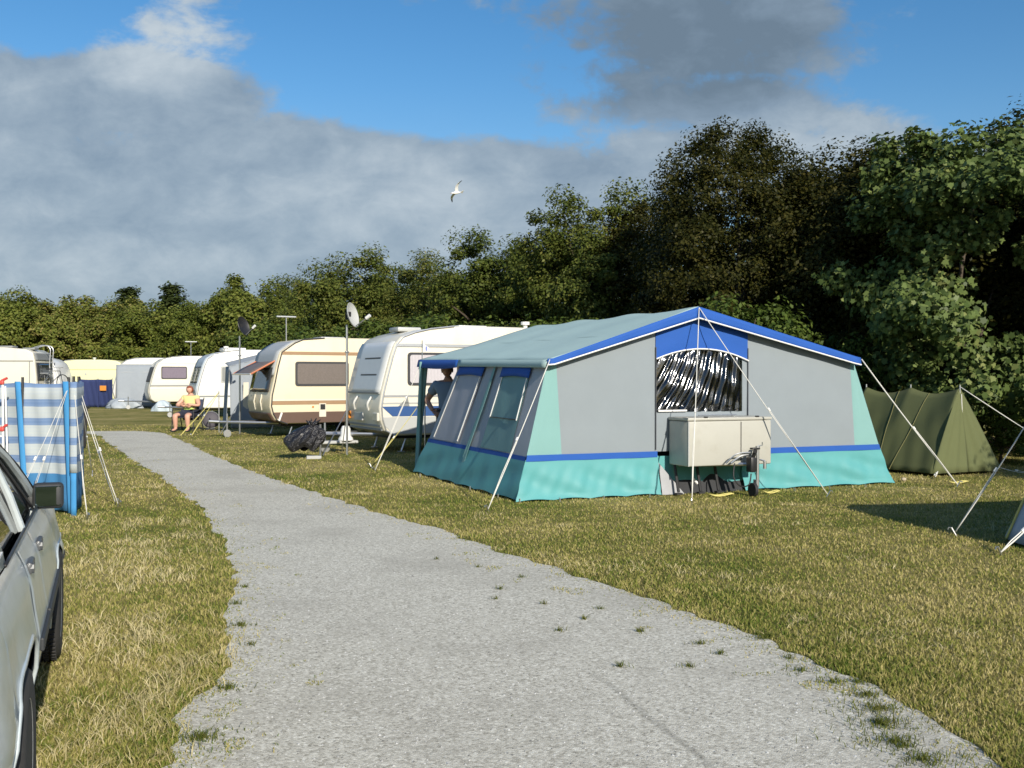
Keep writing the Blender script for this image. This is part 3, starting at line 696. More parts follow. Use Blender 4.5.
bm = BM(); grid(bm, lambda a, b: SW(0.50 + .022 * a + .005 * math.sin(b * 6), 0.03 + .95 * b, 0.03), 2, 12, .004); obj('webbing_strap', bm, m_tteal, tent)
# roof -----------------------------------------------------------------
def slope(u_e, name):
    bm = BM()
    def fn(a, b):
        v = -0.13 + (VD + 0.22) * a; e = u_e + (-0.05 if u_e < UK else .015)
        u = e + (UK - e) * b
        ze = roofz(u, v) if UL <= u <= UR else roofz(UL if u < UK else UR, v) - 0.015
        sag = 0.022 * math.sin(math.pi * b) * (0.6 + .4 * math.cos(a * math.pi * 6)) + 0.004 * math.sin(a * 23 + b * 9)
        if b > .98: sag += 0.03 * math.sin(math.pi * ((a * 3) % 1)) ** 2
        return (u, v, ze + 0.012 - sag)
    grid(bm, fn, 44, 16, 0.005); return obj(name, bm, m_troof, tent, 'all')
ls = slope(UL, 'roof_slope'); slope(UR, 'roof_slope')
bm = BM(); grid(bm, lambda a, b: (UL + 0.95 + .014 * b, -0.1 + (VD + .15) * a, roofz(UL + .95, -0.1 + VD * a) + 0.017 - 0.02 * (0.6 + .4 * math.cos(a * math.pi * 6))), 40, 1); obj('seam', bm, m_piping, ls)
def valance(u0, u1, d0, d1):
    bm = BM()
    grid(bm, lambda a, b: ((u0 + (u1 - u0) * a), -0.135 - .01 * math.sin(a * 21) * b, roofz(min(max(u0 + (u1 - u0) * a, UL), UR)) + .012 - (d0 + (d1 - d0) * a) * b), 30, 3, 0.005)
    va = obj('gable_valance', bm, m_tblue, tent, 'all')
    bm = BM(); tube(bm, [(u0 + (u1 - u0) * i / 24, -0.146, roofz(min(max(u0 + (u1 - u0) * i / 24, UL), UR)) + .010 - (d0 + (d1 - d0) * i / 24)) for i in range(25)], 0.010, 6); obj('piping', bm, m_piping, va)
valance(UL - .06, UK, 0.075, 0.15); valance(UK, UR + .02, 0.15, 0.10)
bm = BM(); grid(bm, lambda a, b: (UL - .055 - .03 * b, -0.12 + 3.3 * a, roofz(UL, 3.3 * a) - 0.0 - .10 * b), 20, 2, .004); obj('eave_valance', bm, m_troof, tent, 'all')
bm = BM(); grid(bm, lambda a, b: (UL - .055 - .03 * b, 3.2 + 2.06 * a, roofz(UL, 3.2 + 2.0 * a) + .004 - (.12 + .03 * math.sin(a * 3.14)) * b), 16, 2, .004); obj('porch_valance', bm, m_tblue, tent, 'all')
bm = BM(); grid(bm, lambda a, b: (UR + .02 + .03 * b, -0.12 + 5.3 * a, roofz(UR) - .10 * b), 20, 2, .004); obj('eave_valance', bm, m_tblue, tent, 'all')
# right side wall, back wall, ground sheet
bm = BM(); grid(bm, lambda a, b: (5.98 + (UR - 5.98) * b, VD * a, (ZE + .03) * b), 12, 6); obj('side_wall', bm, m_tteal, tent, 'all')
bm = BM(); grid(bm, lambda a, b: (1.5 + (5.9 - .55 * b - 1.5) * a, VD - .02, max(0.02, (roofz(min(UR, 1.5 + (5.9 - .55 * b - 1.5) * a), VD) - .03)) * b), 20, 8); obj('back_wall', bm, m_tgrey2, tent, 'all')
bm = BM(); box(bm, (3.3, 2.6, 0.008), (4.9, 5.0, 0.008)); obj('groundsheet', bm, plain('groundsheet', (0.05, 0.07, 0.08), 0.6), tent)
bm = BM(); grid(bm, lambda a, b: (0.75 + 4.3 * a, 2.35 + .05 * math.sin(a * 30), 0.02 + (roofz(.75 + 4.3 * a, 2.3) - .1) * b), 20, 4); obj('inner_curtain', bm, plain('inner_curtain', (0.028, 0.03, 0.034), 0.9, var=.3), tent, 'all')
# porch: pole with the door panel gathered round it
bm = BM()
def fn(a, b):
    an = a * 2 * math.pi; r = 0.062 + 0.022 * math.sin(a * 6 * math.pi + b * 3) - 0.02 * b * (1 - b) * 2
    r *= 0.55 + 0.55 * b
    return (0.30 + .10 * b + r * math.cos(an), 5.10 + r * 1.2 * math.sin(an), 0.02 + (roofz(UL, 5.1) - .05) * b)
grid(bm, fn, 26, 14); obj('rolled_door_panel', bm, m_tteal, tent, 'all')
for (u, v) in ((UL, 0.02), (UL, 1.7), (UL, 3.2), (UL + .02, 5.12), (UR, .02), (UR, 5.1), (UK, 5.1), (UK, 2.4)):
    bm = BM(); tube(bm, [(u, v, 0.0), (u, v, roofz(u, v) - .02)], 0.013, 8); obj('frame_pole', bm, m_steel, tent)
# guy ropes: world ends measured on the site
Ti = Matrix.Translation(TB) @ Matrix.Rotation(ta, 4, 'Z'); TiI = Ti.inverted()
def peg(bm, p, d):
    d = Vector(d).normalized(); tube(bm, [p - Vector((0, 0, .04)) - d * .02, p + Vector((0, 0, .05)) + d * 0.03], 0.008, 6)
    tube(bm, [p + Vector((0, 0, .05)) + d * .03, p + Vector((0, 0, .05)) + d * .055 , p + Vector((0, 0, .03)) + d * .06], 0.006, 5)
def guy(root, inv, top, gp, m=None, r=0.006, slider=0.55, name='guy_rope'):
    """top in the root's space, gp on the ground in world space"""
    m = m or m_rope
    b = inv @ Vector((gp[0], gp[1], 0.03)); tp = Vector(top)
    bm = BM(); pts = [tp.lerp(b, k / 10) - Vector((0, 0, 0.025 * math.sin(math.pi * k / 10))) for k in range(11)]
    tube(bm, pts, r, 6)
    # the doubled lower half, run through the slider
    side_ = (b - tp).cross(Vector((0, 0, 1))); side_ = side_.normalized() if side_.length > 1e-3 else Vector((1, 0, 0))
    k0 = tp.lerp(b, slider); tube(bm, [k0, k0.lerp(b, .5) + side_ * .012, b], r * .8, 5)
    g = obj(name, bm, m, root, 'all')
    bm = BM(); dd = (b - tp).normalized(); box(bm, k0, (0.022, 0.022, 0.05), dd.to_track_quat('Z', 'Y').to_euler(), .004); obj('slider', bm, m_piping, g)
    bm = BM(); peg(bm, b, (b - tp) * Vector((1, 1, 0))); obj('peg', bm, m_steel, g)
    return g
guy(tent, TiI, (UK, -0.14, ZK), G(692, 505)); guy(tent, TiI, (UK, -0.14, ZK), G(828, 497))
guy(tent, TiI, (UL - .03, -0.14, ZE), G(488, 512)); guy(tent, TiI, (UR + .03, -0.14, ZE + .04), G(958, 487), r=.009)
guy(tent, TiI, (UL - .02, 1.66, 1.80), G(454, 484), m_tteal, .014, .9, 'guy_strap')
guy(tent, TiI, (UL - .02, 5.15, 1.86), G(375, 472), slider=.35); guy(tent, TiI, (0.36, 5.05, 1.15), G(371, 468), m_ropey)
bm = BM()
for (px, py) in ((520, 503), (560, 502), (604, 500), (650, 498), (795, 492), (830, 490), (866, 488), (420, 477), (470, 490), (498, 498)):
    p = TiI @ Vector((*G(px, py), 0)); tube(bm, [p + Vector((0, 0, -.03)), p + Vector((0, 0, .05)), p + Vector((0.01, .04, .045))], 0.008, 5)
obj('hem_peg', bm, m_steel, tent); bpy.data.objects['hem_peg']['kind'] = 'stuff'
# mast with a tiny pennant on the porch corner
bm = BM(); tube(bm, [(UL - .02, 5.15, 1.84), (UL - .02, 5.15, 2.20)], 0.008, 6); ma = obj('pennant_mast', bm, m_steel, tent)
bm = BM(); grid(bm, lambda a, b: (UL + .0 + .13 * a, 5.15 + .012 * math.sin(a * 7), 2.02 + .13 * (b - .5) * (1 - .75 * a) + .065 - .05 * a), 8, 4, .002); fl = obj('pennant', bm, m_piping, ma)
bm = BM(); grid(bm, lambda a, b: (UL + .045 + .03 * a, 5.140 + .01 * a, 2.058 + .075 * (b - .5)), 3, 3, .002); obj('pennant_stripe', bm, plain('pennant_blue', (0.05, 0.09, 0.45), .7), fl)

# ------------------------------------------------------------------ trailer standing at the gable
def TW(u, v, z=0): return Ti @ Vector((u, v, z))
m_box = plain('trailer_box_paint', (0.42, 0.415, 0.37), 0.45, var=0.05, scale=5, dirt=((0.30, 0.28, 0.22), 3.0, 0.35))
m_boxlid = plain('trailer_lid', (0.40, 0.41, 0.40), 0.5, var=0.08, scale=6)
tr0 = TW(2.83, -0.25)
trl = thing('trailer', 'cream box trailer with jockey wheel parked against the tent gable under its window', 'trailer', tr0, ta)
BXW, BY0, BY1, BZ0, BZ1 = 1.30, -0.25, 0.215, 0.405, 1.02
bm = BM(); box(bm, (0, (BY0 + BY1) / 2, (BZ0 + BZ1) / 2 - .015), (BXW, BY1 - BY0, BZ1 - BZ0 - .03), None, .018, 3); bx = obj('box', bm, m_box, trl, True)
bm = BM(); box(bm, (0.165, BY0 - .003, .70), (.009, .008, .55)); obj('door_seam', bm, m_black, bx)
bm = BM(); box(bm, (-.64, BY0 - .004, .70), (.018, .01, .58)); obj('corner_trim', bm, m_boxlid, bx)
bm = BM(); box(bm, (0, (BY0 + BY1) / 2, BZ1 - .005), (BXW + .02, BY1 - BY0 + .02, .04), None, .012, 2); ld = obj('lid', bm, m_box, trl, True)
for xx in (-.38, .42):
    bm = BM(); box(bm, (xx, BY0 - .002, BZ1 + .022), (.05, .03, .018), None, .004); obj('catch', bm, m_black, ld)
bm = BM(); tube(bm, [(-.3, .05, BZ1 + .02), (-.3, .05, BZ1 + .035), (.3, .05, BZ1 + .035), (.3, .05, BZ1 + .02)], .008, 6); obj('grab_rail', bm, m_steel, ld)
bm = BM()
for sx_ in (-1, 1): tube(bm, [(sx_ * .42, .9, .40), (sx_ * .40, .2, .39), (.29, -.36, .42)], .025, 6)
box(bm, (0, .3, .39), (1.1, .05, .05)); obj('drawbar', bm, m_steel, trl)
# jockey wheel, hand brake, coupling
jx, jy = .29, -.40
bm = BM(); tube(bm, [(jx + .03, jy, .12), (jx + .03, jy, .62)], .022, 8); tube(bm, [(jx + .03, jy, .62), (jx + .03, jy, .66)], .03, 8); tube(bm, [(jx + .03, jy, .66), (jx + .09, jy - .02, .67), (jx + .09, jy - .02, .71)], .008, 6); jw = obj('jockey_wheel', bm, m_steel, trl, True)
bm = BM(); tube(bm, [(jx - .06, jy, .09), (jx - .015, jy, .09)], .09, 18); obj('tyre', bm, m_dark, jw, True)
bm = BM(); box(bm, (jx - .005, jy, .14), (.02, .06, .16)); obj('fork', bm, m_steel, jw)
bm = BM(); box(bm, (jx - .07, jy, .42), (.085, .12, .20), None, .02); tube(bm, [(jx - .06, jy - .02, .5), (jx - .05, jy - .06, .60), (jx - .09, jy - .12, .60)], .025, 8); box(bm, (jx - .04, jy - .04, .63), (.12, .07, .025), None, .008); obj('coupling', bm, m_black, trl, True)
bm = BM(); tube(bm, smoothpath([(jx - .08, jy, .55), (jx - .22, jy + .02, .53), (jx - .34, jy + .06, .44)], 6), .014, 6); tube(bm, smoothpath([(jx - .1, jy - .03, .58), (jx - .3, jy, .56), (jx - .42, jy + .06, .44)], 6), .010, 6); obj('hand_brake', bm, m_steel, trl, True)
bm = BM(); tube(bm, smoothpath([(jx - .3, jy + .04, .44), (jx - .34, jy, .26), (jx - .26, jy - .03, .15), (jx - .12, jy - .02, .16), (jx - .07, jy, .3)], 8), .009, 6); cb = obj('electric_cable', bm, m_black, trl, True)
bm = BM(); tube(bm, [(jx + .13, jy - .02, .36), (jx + .13, jy - .02, .46)], .022, 8); tube(bm, [(jx + .06, jy - .01, .48), (jx + .13, jy - .02, .46)], .012, 6); obj('plug', bm, m_steel, cb, True)
for sx_ in (-.62, -.28, .0):
    bm = BM(); tube(bm, [(sx_, .12, .4), (sx_, .02, .05)], .02, 6); box(bm, (sx_, .02, .03), (.09, .07, .02)); obj('prop_leg', bm, m_dark, trl)
bm = BM(); box(bm, (-.1, .62, .33), (1.25, .6, .16)); obj('chassis', bm, m_dark, trl)
for sx_ in (-.28, .02):
    M = Matrix.Translation((sx_, .55, .24)) @ Matrix.Rotation(R(90), 4, 'Y'); bm = BM(); lathe(bm, [(.1, -.06), (.2, -.06), (.235, -.03), (.235, .03), (.2, .06), (.1, .06)], 20, M); wh = obj('wheel', bm, m_dark, trl, True)
    bm = BM(); tube(bm, [(sx_ + .05, .3, .2), (sx_ + .11, .26, .12)], .02, 6); obj('mud_flap', bm, m_piping, wh)
# a yellow rubber tent loop left on the grass
for (px, py, w) in ((722, 497, .17), (772, 494, .12), (959, 484, .16)):
    gx, gy = G(px, py); o = thing('rubber_loop', {722: 'yellow rubber loop on the grass left of the jockey wheel', 772: 'yellow rubber loop on the grass right of the jockey wheel', 959: 'yellow rubber loop at the foot of the right-hand tent guy'}[px], 'tent loop', (gx, gy, .03), .3, 'loose rubber loops')
    bm = BM(); tube(bm, [(w * math.cos(a_ / 16 * 6.283), .05 * math.sin(a_ / 16 * 6.283), .012 * math.sin(a_)) for a_ in range(17)], .008, 6); obj('band', bm, m_ropey, o)

# ------------------------------------------------------------------ green ridge tent among the shade
m_green = plain('olive_tent_cotton', (0.125, 0.142, 0.058), 0.9, var=0.12, scale=3, bump=0.3, bscale=150, transl=0.15)
gA = math.atan2(0.445, 0.895)
gt = thing('ridge_tent', 'olive green ridge tent pitched under the trees right of the big tent', 'tent', (7.23, 16.53, 0), gA)
GH, GW, GL = 1.39, 0.80, 2.0
def rz(v): return GH - 0.10 * math.sin(math.pi * ((v / GL * 2) % 1.0)) ** 1.0
for sd in (-1, 1):
    bm = BM()
    def fn(a, b, sd=sd):
        v = GL * a; k = (1 - b); zr = rz(v)
        out_ = sd * GW * (k ** 0.88) + sd * -.03 * math.sin(math.pi * b)
        fold = 0.010 * math.sin(a * 18 + b * 9) * math.sin(math.pi * b) + 0.008 * math.sin(a * 41 - b * 7) * k
        return (out_ + sd * fold, v - .16 * k * (1 - a) * 1.0 + .16 * k * a, 0.05 + (zr - .05) * b)
    grid(bm, fn, 40, 14, .004); sl = obj('roof_slope', bm, m_green, gt, 'all')
    if sd < 0:
        for a_ in (.30, .62):
            bm = BM(); tube(bm, [(Vector(fn(a_ - .12 * (1 - b / 10) * (1 if a_ > .5 else -.6), b / 10)) + Vector((-.012, -.004, .004))) for b in range(11)], .005, 5); obj('seam', bm, plain('olive_seam', (.20, .19, .08), .9), sl)
    bm = BM()
    def fd(a, b, sd=sd):
        w = GW * (1 - b) ** .9
        return (sd * (w * a + .002), -.16 * (1 - b) - .05 * math.sin(math.pi * a) * (1 - b) - .018 * math.sin(a * 16 + b * 3) * (1 - b), .05 + (GH - .06) * b)
    grid(bm, fd, 20, 12, .004); obj('door_panel', bm, m_green, gt, 'all')
bm = BM(); tube(bm, [(0, -.09 + .0, .05), (0.0, -.03, GH - .1)], .008, 5); obj('door_zip', bm, m_rope, gt)
for v in (0.0, 1.0, 2.0):
    bm = BM(); tube(bm, [(0, v, 0), (0, v, GH + .05)], .013, 8); obj('pole', bm, m_steel, gt)
GI = (Matrix.Translation((7.23, 16.53, 0)) @ Matrix.Rotation(gA, 4, 'Z')).inverted()
guy(gt, GI, (0, 0, GH + .02), (9.1, 15.75), r=.008); guy(gt, GI, (-.62, -.12, .12), G(935, 479), r=.008); guy(gt, GI, (.75, -.1, .1), (8.3, 16.3))
o = thing('stone', 'small pale stone on the bare soil at the right corner of the big tent', 'stone', (*G(904, 482), .02), .4)
bm = BM(); ell(bm, (0, 0, .02), (.045, .03, .028), None, 10, 7); obj('stone_body', bm, plain('stone', (.42, .36, .26), .9), o, 'all')

# ------------------------------------------------------------------ tent at the right edge, mostly outside the frame
m_slate = plain('slate_blue_nylon', (0.33, 0.39, 0.49), 0.5, var=0.08, scale=4, transl=0.08)
ex, ey, er = 5.58, 9.42, R(-79)
et = thing('ridge_tent', 'slate blue small tent with yellow piping, only its corner showing at the right edge', 'tent', (ex, ey, 0), er)
EH, EW, EL = 1.66, 0.95, 2.4
for sd in (-1, 1):
    bm = BM(); grid(bm, lambda a, b: (sd * EW * (1 - b) ** 1.15, EL * a, .03 + (EH - .04 * math.sin(math.pi * a) - .03) * b), 24, 12, .004); obj('roof_slope', bm, m_slate, et, 'all')
    bm = BM(); grid(bm, lambda a, b: (sd * EW * (1 - b) ** 1.15 * a, EL + .1 * (1 - b), .03 + (EH - .04) * b), 12, 10, .004); obj('door_panel', bm, m_slate, et, 'all')
def bell(a, b):
    an = math.pi * a; k = (1 - b) ** .50
    return (-EW * math.cos(an) * (1 - b) ** 1.1, -.93 * math.sin(an) * k, .03 + (EH - .05) * b)
bm = BM(); grid(bm, bell, 30, 14, .004); be = obj('bell_end', bm, m_slate, et, 'all')
for aa in (.5, .36):
    bm = BM(); tube(bm, [Vector(bell(aa, b / 14)) + Vector((0, -.012, .008)) for b in range(15)], .012, 6); obj('piping', bm, m_ropey, be)
for v in (0, EL):
    bm = BM(); tube(bm, [(0, v, 0), (0, v, EH + .05)], .014, 8); obj('pole', bm, m_steel, et)
EI = (Matrix.Translation((ex, ey, 0)) @ Matrix.Rotation(er, 4, 'Z')).inverted()
pp = EI @ Vector((5.12, 9.80, 0)); bm = BM(); tube(bm, [pp, pp + Vector((0, 0, 1.46))], .014, 8); tube(bm, [pp + Vector((0, 0, 1.42)), (0, 0, EH)], .007, 6); obj('porch_pole', bm, m_steel, et)
guy(et, EI, pp + Vector((0, 0, 1.43)), G(955, 536), r=.006)
guy(et, EI, Vector(bell(.55, .25)), G(1001, 556), r=.007)
# ================================================================== CARAVANS
m_white = plain('caravan_white', (0.74, 0.74, 0.71), 0.35, var=0.04, scale=2, coat=0.3, dirt=((0.45, 0.44, 0.38), 1.2, 0.35))
m_ivory = plain('caravan_ivory', (0.69, 0.655, 0.55), 0.35, var=0.04, scale=2, coat=0.3, dirt=((0.48, 0.44, 0.34), 1.2, 0.35))
m_cream = plain('caravan_cream', (0.69, 0.61, 0.44), 0.38, var=0.04, scale=2, coat=0.25, dirt=((0.52, 0.42, 0.25), 1.2, 0.3))
m_yellow = plain('caravan_yellow', (0.72, 0.71, 0.43), 0.4, var=0.04, scale=2, coat=0.2)
m_brown = plain('brown_band', (0.105, 0.062, 0.045), 0.5, var=0.12)
m_caramel = plain('caramel_band', (0.32, 0.20, 0.11), 0.5, var=0.1)
m_cblue = plain('blue_flash', (0.03, 0.085, 0.24), 0.4, var=0.08)
m_lgrey = plain('pale_grey_panel', (0.42, 0.43, 0.42), 0.45, var=0.06)
m_mgrey = plain('mid_grey_band', (0.22, 0.23, 0.23), 0.5, var=0.06)
m_frame = plain('window_rubber', (0.035, 0.036, 0.04), 0.55)
m_lace = curtainmat('lace_curtain', (0.42, 0.40, 0.42), (0.62, 0.58, 0.60), 60)
m_bcurt = curtainmat('brown_curtain', (0.10, 0.085, 0.075), (0.24, 0.20, 0.18), 90)
m_pcurt = curtainmat('mauve_curtain', (0.12, 0.10, 0.14), (0.30, 0.25, 0.31), 60)
m_gcurt = curtainmat('grey_curtain', (0.18, 0.19, 0.19), (0.34, 0.35, 0.34), 60)
m_dwin = plain('dark_window', (0.03, 0.035, 0.04), 0.08, coat=0.8)
m_alu = plain('alu_trim', (0.60, 0.61, 0.62), 0.35, 0.7, var=0.06)
m_red = plain('red_lens', (0.45, 0.03, 0.02), 0.25, coat=0.6)
m_amber = plain('amber_lens', (0.60, 0.22, 0.03), 0.25, coat=0.6)
m_canvas = plain('grey_awning_canvas', (0.27, 0.30, 0.33), 0.85, var=0.1, scale=4, bump=0.2, bscale=100)
m_tarp = plain('pale_grey_tarp', (0.34, 0.38, 0.42), 0.6, var=0.15, scale=5)

class Caravan:
    def __init__(s, name, label, pos, th, L, prof, m, W=2.1, z0=0.36, wheel=True, drawbar='front'):
        s.t = thing(name, label, 'caravan' if name != 'camper_van' else 'camper van', (*pos, 0), R(th), 'caravans parked in the row')
        s.W, s.L, s.p = W, L, prof
        pf, pt, pb = prof                               # front curve bottom->top, roof, back curve top->bottom
        poly = pf + pt + pb
        s.front = sorted([(z, x) for x, z in pf]); s.back = sorted([(z, x) for x, z in pb])
        bm = BM(); prism(bm, poly, 0, W, 0.055, 3); s.body = obj('body', bm, m, s.t, True)
        s.zmin = min(z for x, z in poly); s.H = max(z for x, z in poly)
        if wheel:
            wx = L * 0.54
            for yy, nm in ((0.10, 1), (W - 0.10, -1)):
                bm = BM(); n = 16
                prism(bm, [(wx + .40 * math.cos(math.pi * i / n), .36 + .34 * math.sin(math.pi * i / n)) for i in range(n + 1)], -0.004 if nm == 1 else W + .004, 0.05 if nm == 1 else W - .05); obj('wheel_arch', bm, m_black, s.t)
                M = Matrix.Translation((wx, yy, .31)) @ Matrix.Rotation(R(90), 4, 'X')
                bm = BM(); lathe(bm, [(.17, -.085), (.27, -.085), (.305, -.06), (.305, .06), (.27, .085), (.17, .085)], 22, M); w = obj('wheel', bm, m_dark, s.t, True)
                bm = BM(); lathe(bm, [(0.001, .02), (.1, .02), (.17, .08), (.185, .08), (.185, -.08), (.1, -.02), (.001, -.02)], 18, M); obj('rim', bm, m_alu, w, True)
            bm = BM(); box(bm, (L * .5, W / 2, .33), (L * .86, W * .8, .08)); obj('chassis', bm, m_dark, s.t)
            for xx in (.7, L - .7):
                for yy in (.25, W - .25): bm = BM(); tube(bm, [(xx, yy, .35), (xx - .12, yy, .02)], .02, 6); box(bm, (xx - .12, yy, .015), (.12, .12, .02)); obj('corner_steady', bm, m_steel, s.t)
        if drawbar:
            x0, dr = (0, -1) if drawbar == 'front' else (L, 1)
            bm = BM(); tube(bm, [(x0 - dr * .6, .35, .36), (x0 + dr * 1.05, W / 2, .40)], .035, 6); tube(bm, [(x0 - dr * .6, W - .35, .36), (x0 + dr * 1.05, W / 2, .40)], .035, 6)
            tube(bm, [(x0 + dr * 1.0, W / 2, .40), (x0 + dr * 1.3, W / 2, .42)], .04, 8); s.draw = obj('drawbar', bm, m_steel, s.t)
            bm = BM(); tube(bm, [(x0 + dr * .85, W / 2 - .12, .1), (x0 + dr * .85, W / 2 - .12, .62)], .022, 8)
            M = Matrix.Translation((x0 + dr * .85, W / 2 - .12, .1)) @ Matrix.Rotation(R(90), 4, 'X'); lathe(bm, [(.001, -.03), (.1, -.03), (.1, .03), (.001, .03)], 14, M); obj('jockey_wheel', bm, m_steel, s.t, True)
    def xf(s, z): return float(np.interp(z, [a for a, b in s.front], [b for a, b in s.front]))
    def xb(s, z): return float(np.interp(z, [a for a, b in s.back], [b for a, b in s.back]))
    def band(s, z0, z1, m, name='side_stripe', x0=None, x1=None, proud=0.008, slant=0.0):
        bm = BM(); zs = [z0, (z0 + z1) / 2, z1]
        lf = [(max(x0, s.xf(z) + .05) if x0 is not None else s.xf(z) + .055, z) for z in zs]
        rt = [(min(x1, s.xb(z) - .05) if x1 is not None else s.xb(z) - .055, z) for z in zs]
        if slant: lf = [(x + slant * (z1 - z) / (z1 - z0), z) for x, z in lf]
        prism(bm, lf[::-1] + rt, -proud, .02); return obj(name, bm, m, s.t)
    def window(s, x0, x1, z0, z1, m, frame=m_frame, fw=0.05, r=0.07):
        def rr(x0, x1, z0, z1, r):
            pts = []
            for cx, cz, a0 in ((x1 - r, z1 - r, 0), (x0 + r, z1 - r, 90), (x0 + r, z0 + r, 180), (x1 - r, z0 + r, 270)):
                for k in range(5): a = R(a0 + 22.5 * k); pts.append((cx + r * math.cos(a), cz + r * math.sin(a)))
            return pts
        bm = BM(); prism(bm, rr(x0, x1, z0, z1, r), -.022, .01); f = obj('window', bm, frame, s.t)
        bm = BM(); prism(bm, rr(x0 + fw, x1 - fw, z0 + fw, z1 - fw, max(.02, r - .02)), -.028, -.005); obj('pane', bm, m, f); return f
    def end(s, z0, z1, y0, y1, m, name, off=0.012, back=False, parent=None, n=10):
        fx = s.xb if back else s.xf; sg = 1 if back else -1
        bm = BM(); grid(bm, lambda a, b: (fx(z0 + (z1 - z0) * b) + sg * off, y0 + (y1 - y0) * a, z0 + (z1 - z0) * b), 6, n, .02 * (-sg)); return obj(name, bm, m, parent or s.t, 'all')
    def top(s, x):
        q = s.p[0][-3:] + s.p[1] + s.p[2][:3]; return float(np.interp(x, [a for a, b in q], [b for a, b in q]))
    def hatch(s, x, y, w=.5, h=.10, m=None):
        bm = BM(); box(bm, (x, y, s.top(x) + h / 2 - .015), (w, w, h), None, .03); obj('roof_hatch', bm, m or m_lgrey, s.t, True)
    def vent(s, x, y, h=.16):
        bm = BM(); z = s.top(x); tube(bm, [(x, y, z - .02), (x, y, z + h * .6)], .05, 10); tube(bm, [(x, y, z + h * .6), (x, y, z + h)], .10, 12); obj('roof_vent', bm, m_white, s.t)
    def aerial(s, x, y, h, w=.5):
        bm = BM(); tube(bm, [(x, y, s.H - .05), (x, y, s.H + h)], .014, 6); box(bm, (x, y, s.H + h), (w, .10, .04), None, .015); obj('aerial', bm, m_alu, s.t)
    def trim(s, m, front=True):
        pts = [(x, -.004, z) for x, z in (s.p[0] if front else s.p[2])] + ([(s.p[1][0][0], -.004, s.p[1][0][1])] if front else [])
        bm = BM(); tube(bm, [Vector(p) + Vector(((.05 if front else -.05), 0, 0)) for p in pts], .018, 6); obj('edge_trim', bm, m, s.t)

def prof(L, H, fb, rb=None, z0=.36):
    """fb: front points (x,z) bottom->top; back mirrors it unless given"""
    f = fb; b = [(L - x, z) for x, z in (rb or fb)][::-1]
    ft, bt = f[-1], b[0]
    k = 6; roof = []
    for i in range(1, k): # gentle roof crown between the two ends
        q = i / k; x = ft[0] + (bt[0] - ft[0]) * q; roof.append((x, ft[1] + (H - ft[1]) * (1 - (2 * q - 1) ** 4)))
    return (f, roof, b)

# 1 -- nearest: white with a blue flash
F1 = [(.32, .36), (.10, .47), (.02, .70), (0, .95), (.05, 1.25), (.14, 1.60), (.25, 2.00), (.34, 2.25), (.48, 2.40), (.75, 2.50), (1.1, 2.58)]
c = Caravan('caravan', 'white caravan with a blue flash along its side, nearest one, half behind the big tent', (-2.71, 20.9), 28, 5.4, prof(5.4, 2.66, F1), m_ivory)
c.window(.62, 1.78, 1.40, 2.08, m_lace); c.window(2.2, 3.6, 1.40, 2.08, m_lace)
c.band(2.20, 2.26, m_alu, 'awning_rail', proud=.02); c.band(1.16, 1.20, m_alu, 'side_moulding', proud=.014); c.band(1.02, 1.05, m_lgrey, 'side_moulding', proud=.012)
c.band(.76, .965, m_cblue, 'blue_flash', slant=.22); c.band(.40, .745, m_lgrey, 'lower_panel')
bm = BM(); prism(bm, [(.42, .968), (.62, 1.16), (.66, .968)], -.012, .01); obj('decal', bm, m_mgrey, c.t)
c.trim(m_alu)
up = c.end(1.22, 2.30, .07, 2.03, plain('front_shade_grey', (0.60, 0.62, 0.62), .4, var=.05, coat=.3), 'front_panel', .006)  # ivory front greyed, its shade put into the colour
for zz in (1.62, 1.97): 
    bm = BM(); box(bm, (c.xf(zz) - .02, .95, zz), (.03, .95, .03), None, .008); obj('louvre', bm, m_black, up)
bm = BM(); box(bm, (c.xf(1.25) - .02, 1.05, 1.24), (.04, 1.95, .03)); obj('moulding', bm, m_mgrey, c.t)
for yy in (.55, 1.40):
    bm = BM(); tube(bm, smoothpath([(c.xf(1.15) - .01, yy - .03, 1.16), (c.xf(1.0) - .06, yy, 1.02), (c.xf(.85) - .015, yy + .08, .88)], 4), .022, 6); obj('grab_handle', bm, m_white, c.t, True)
for yy, w in ((.17, .26), (1.93, .26)):
    bm = BM(); box(bm, (c.xf(.75) - .02, yy, .75), (.06, w, .17), None, .015); obj('light_cluster', bm, m_amber if yy > 1 else plain('clear_lens', (.62, .60, .52), .2, coat=.5), c.t)
bm = BM(); box(bm, (c.xf(.72) - .015, 1.25, .73), (.03, .5, .16)); obj('number_panel', bm, m_lgrey, c.t)
for zz in (.56, .48):
    bm = BM(); box(bm, (c.xf(zz) - .012, 1.05, zz), (.03, 1.98, .035), None, .006); obj('bumper_strip', bm, m_mgrey, c.t)
c.hatch(1.05, 1.2, .55, .10); c.vent(3.7, .55, .17); c.vent(4.5, 1.3, .14); c.hatch(2.4, .9, .7, .06, m_white)
bm = BM(); box(bm, (-.62, .85, .215), (.85, .30, .06), None, .02); st_ = obj('drawbar_cover', bm, m_lgrey, c.t)
bm = BM(); lathe(bm, [(.16, 0), (.15, .05), (.11, .10), (.10, .24), (.07, .30), (.001, .31)], 16, Matrix.Translation((-.45, .78, .25))); obj('hitch_cover', bm, m_white, st_, True)

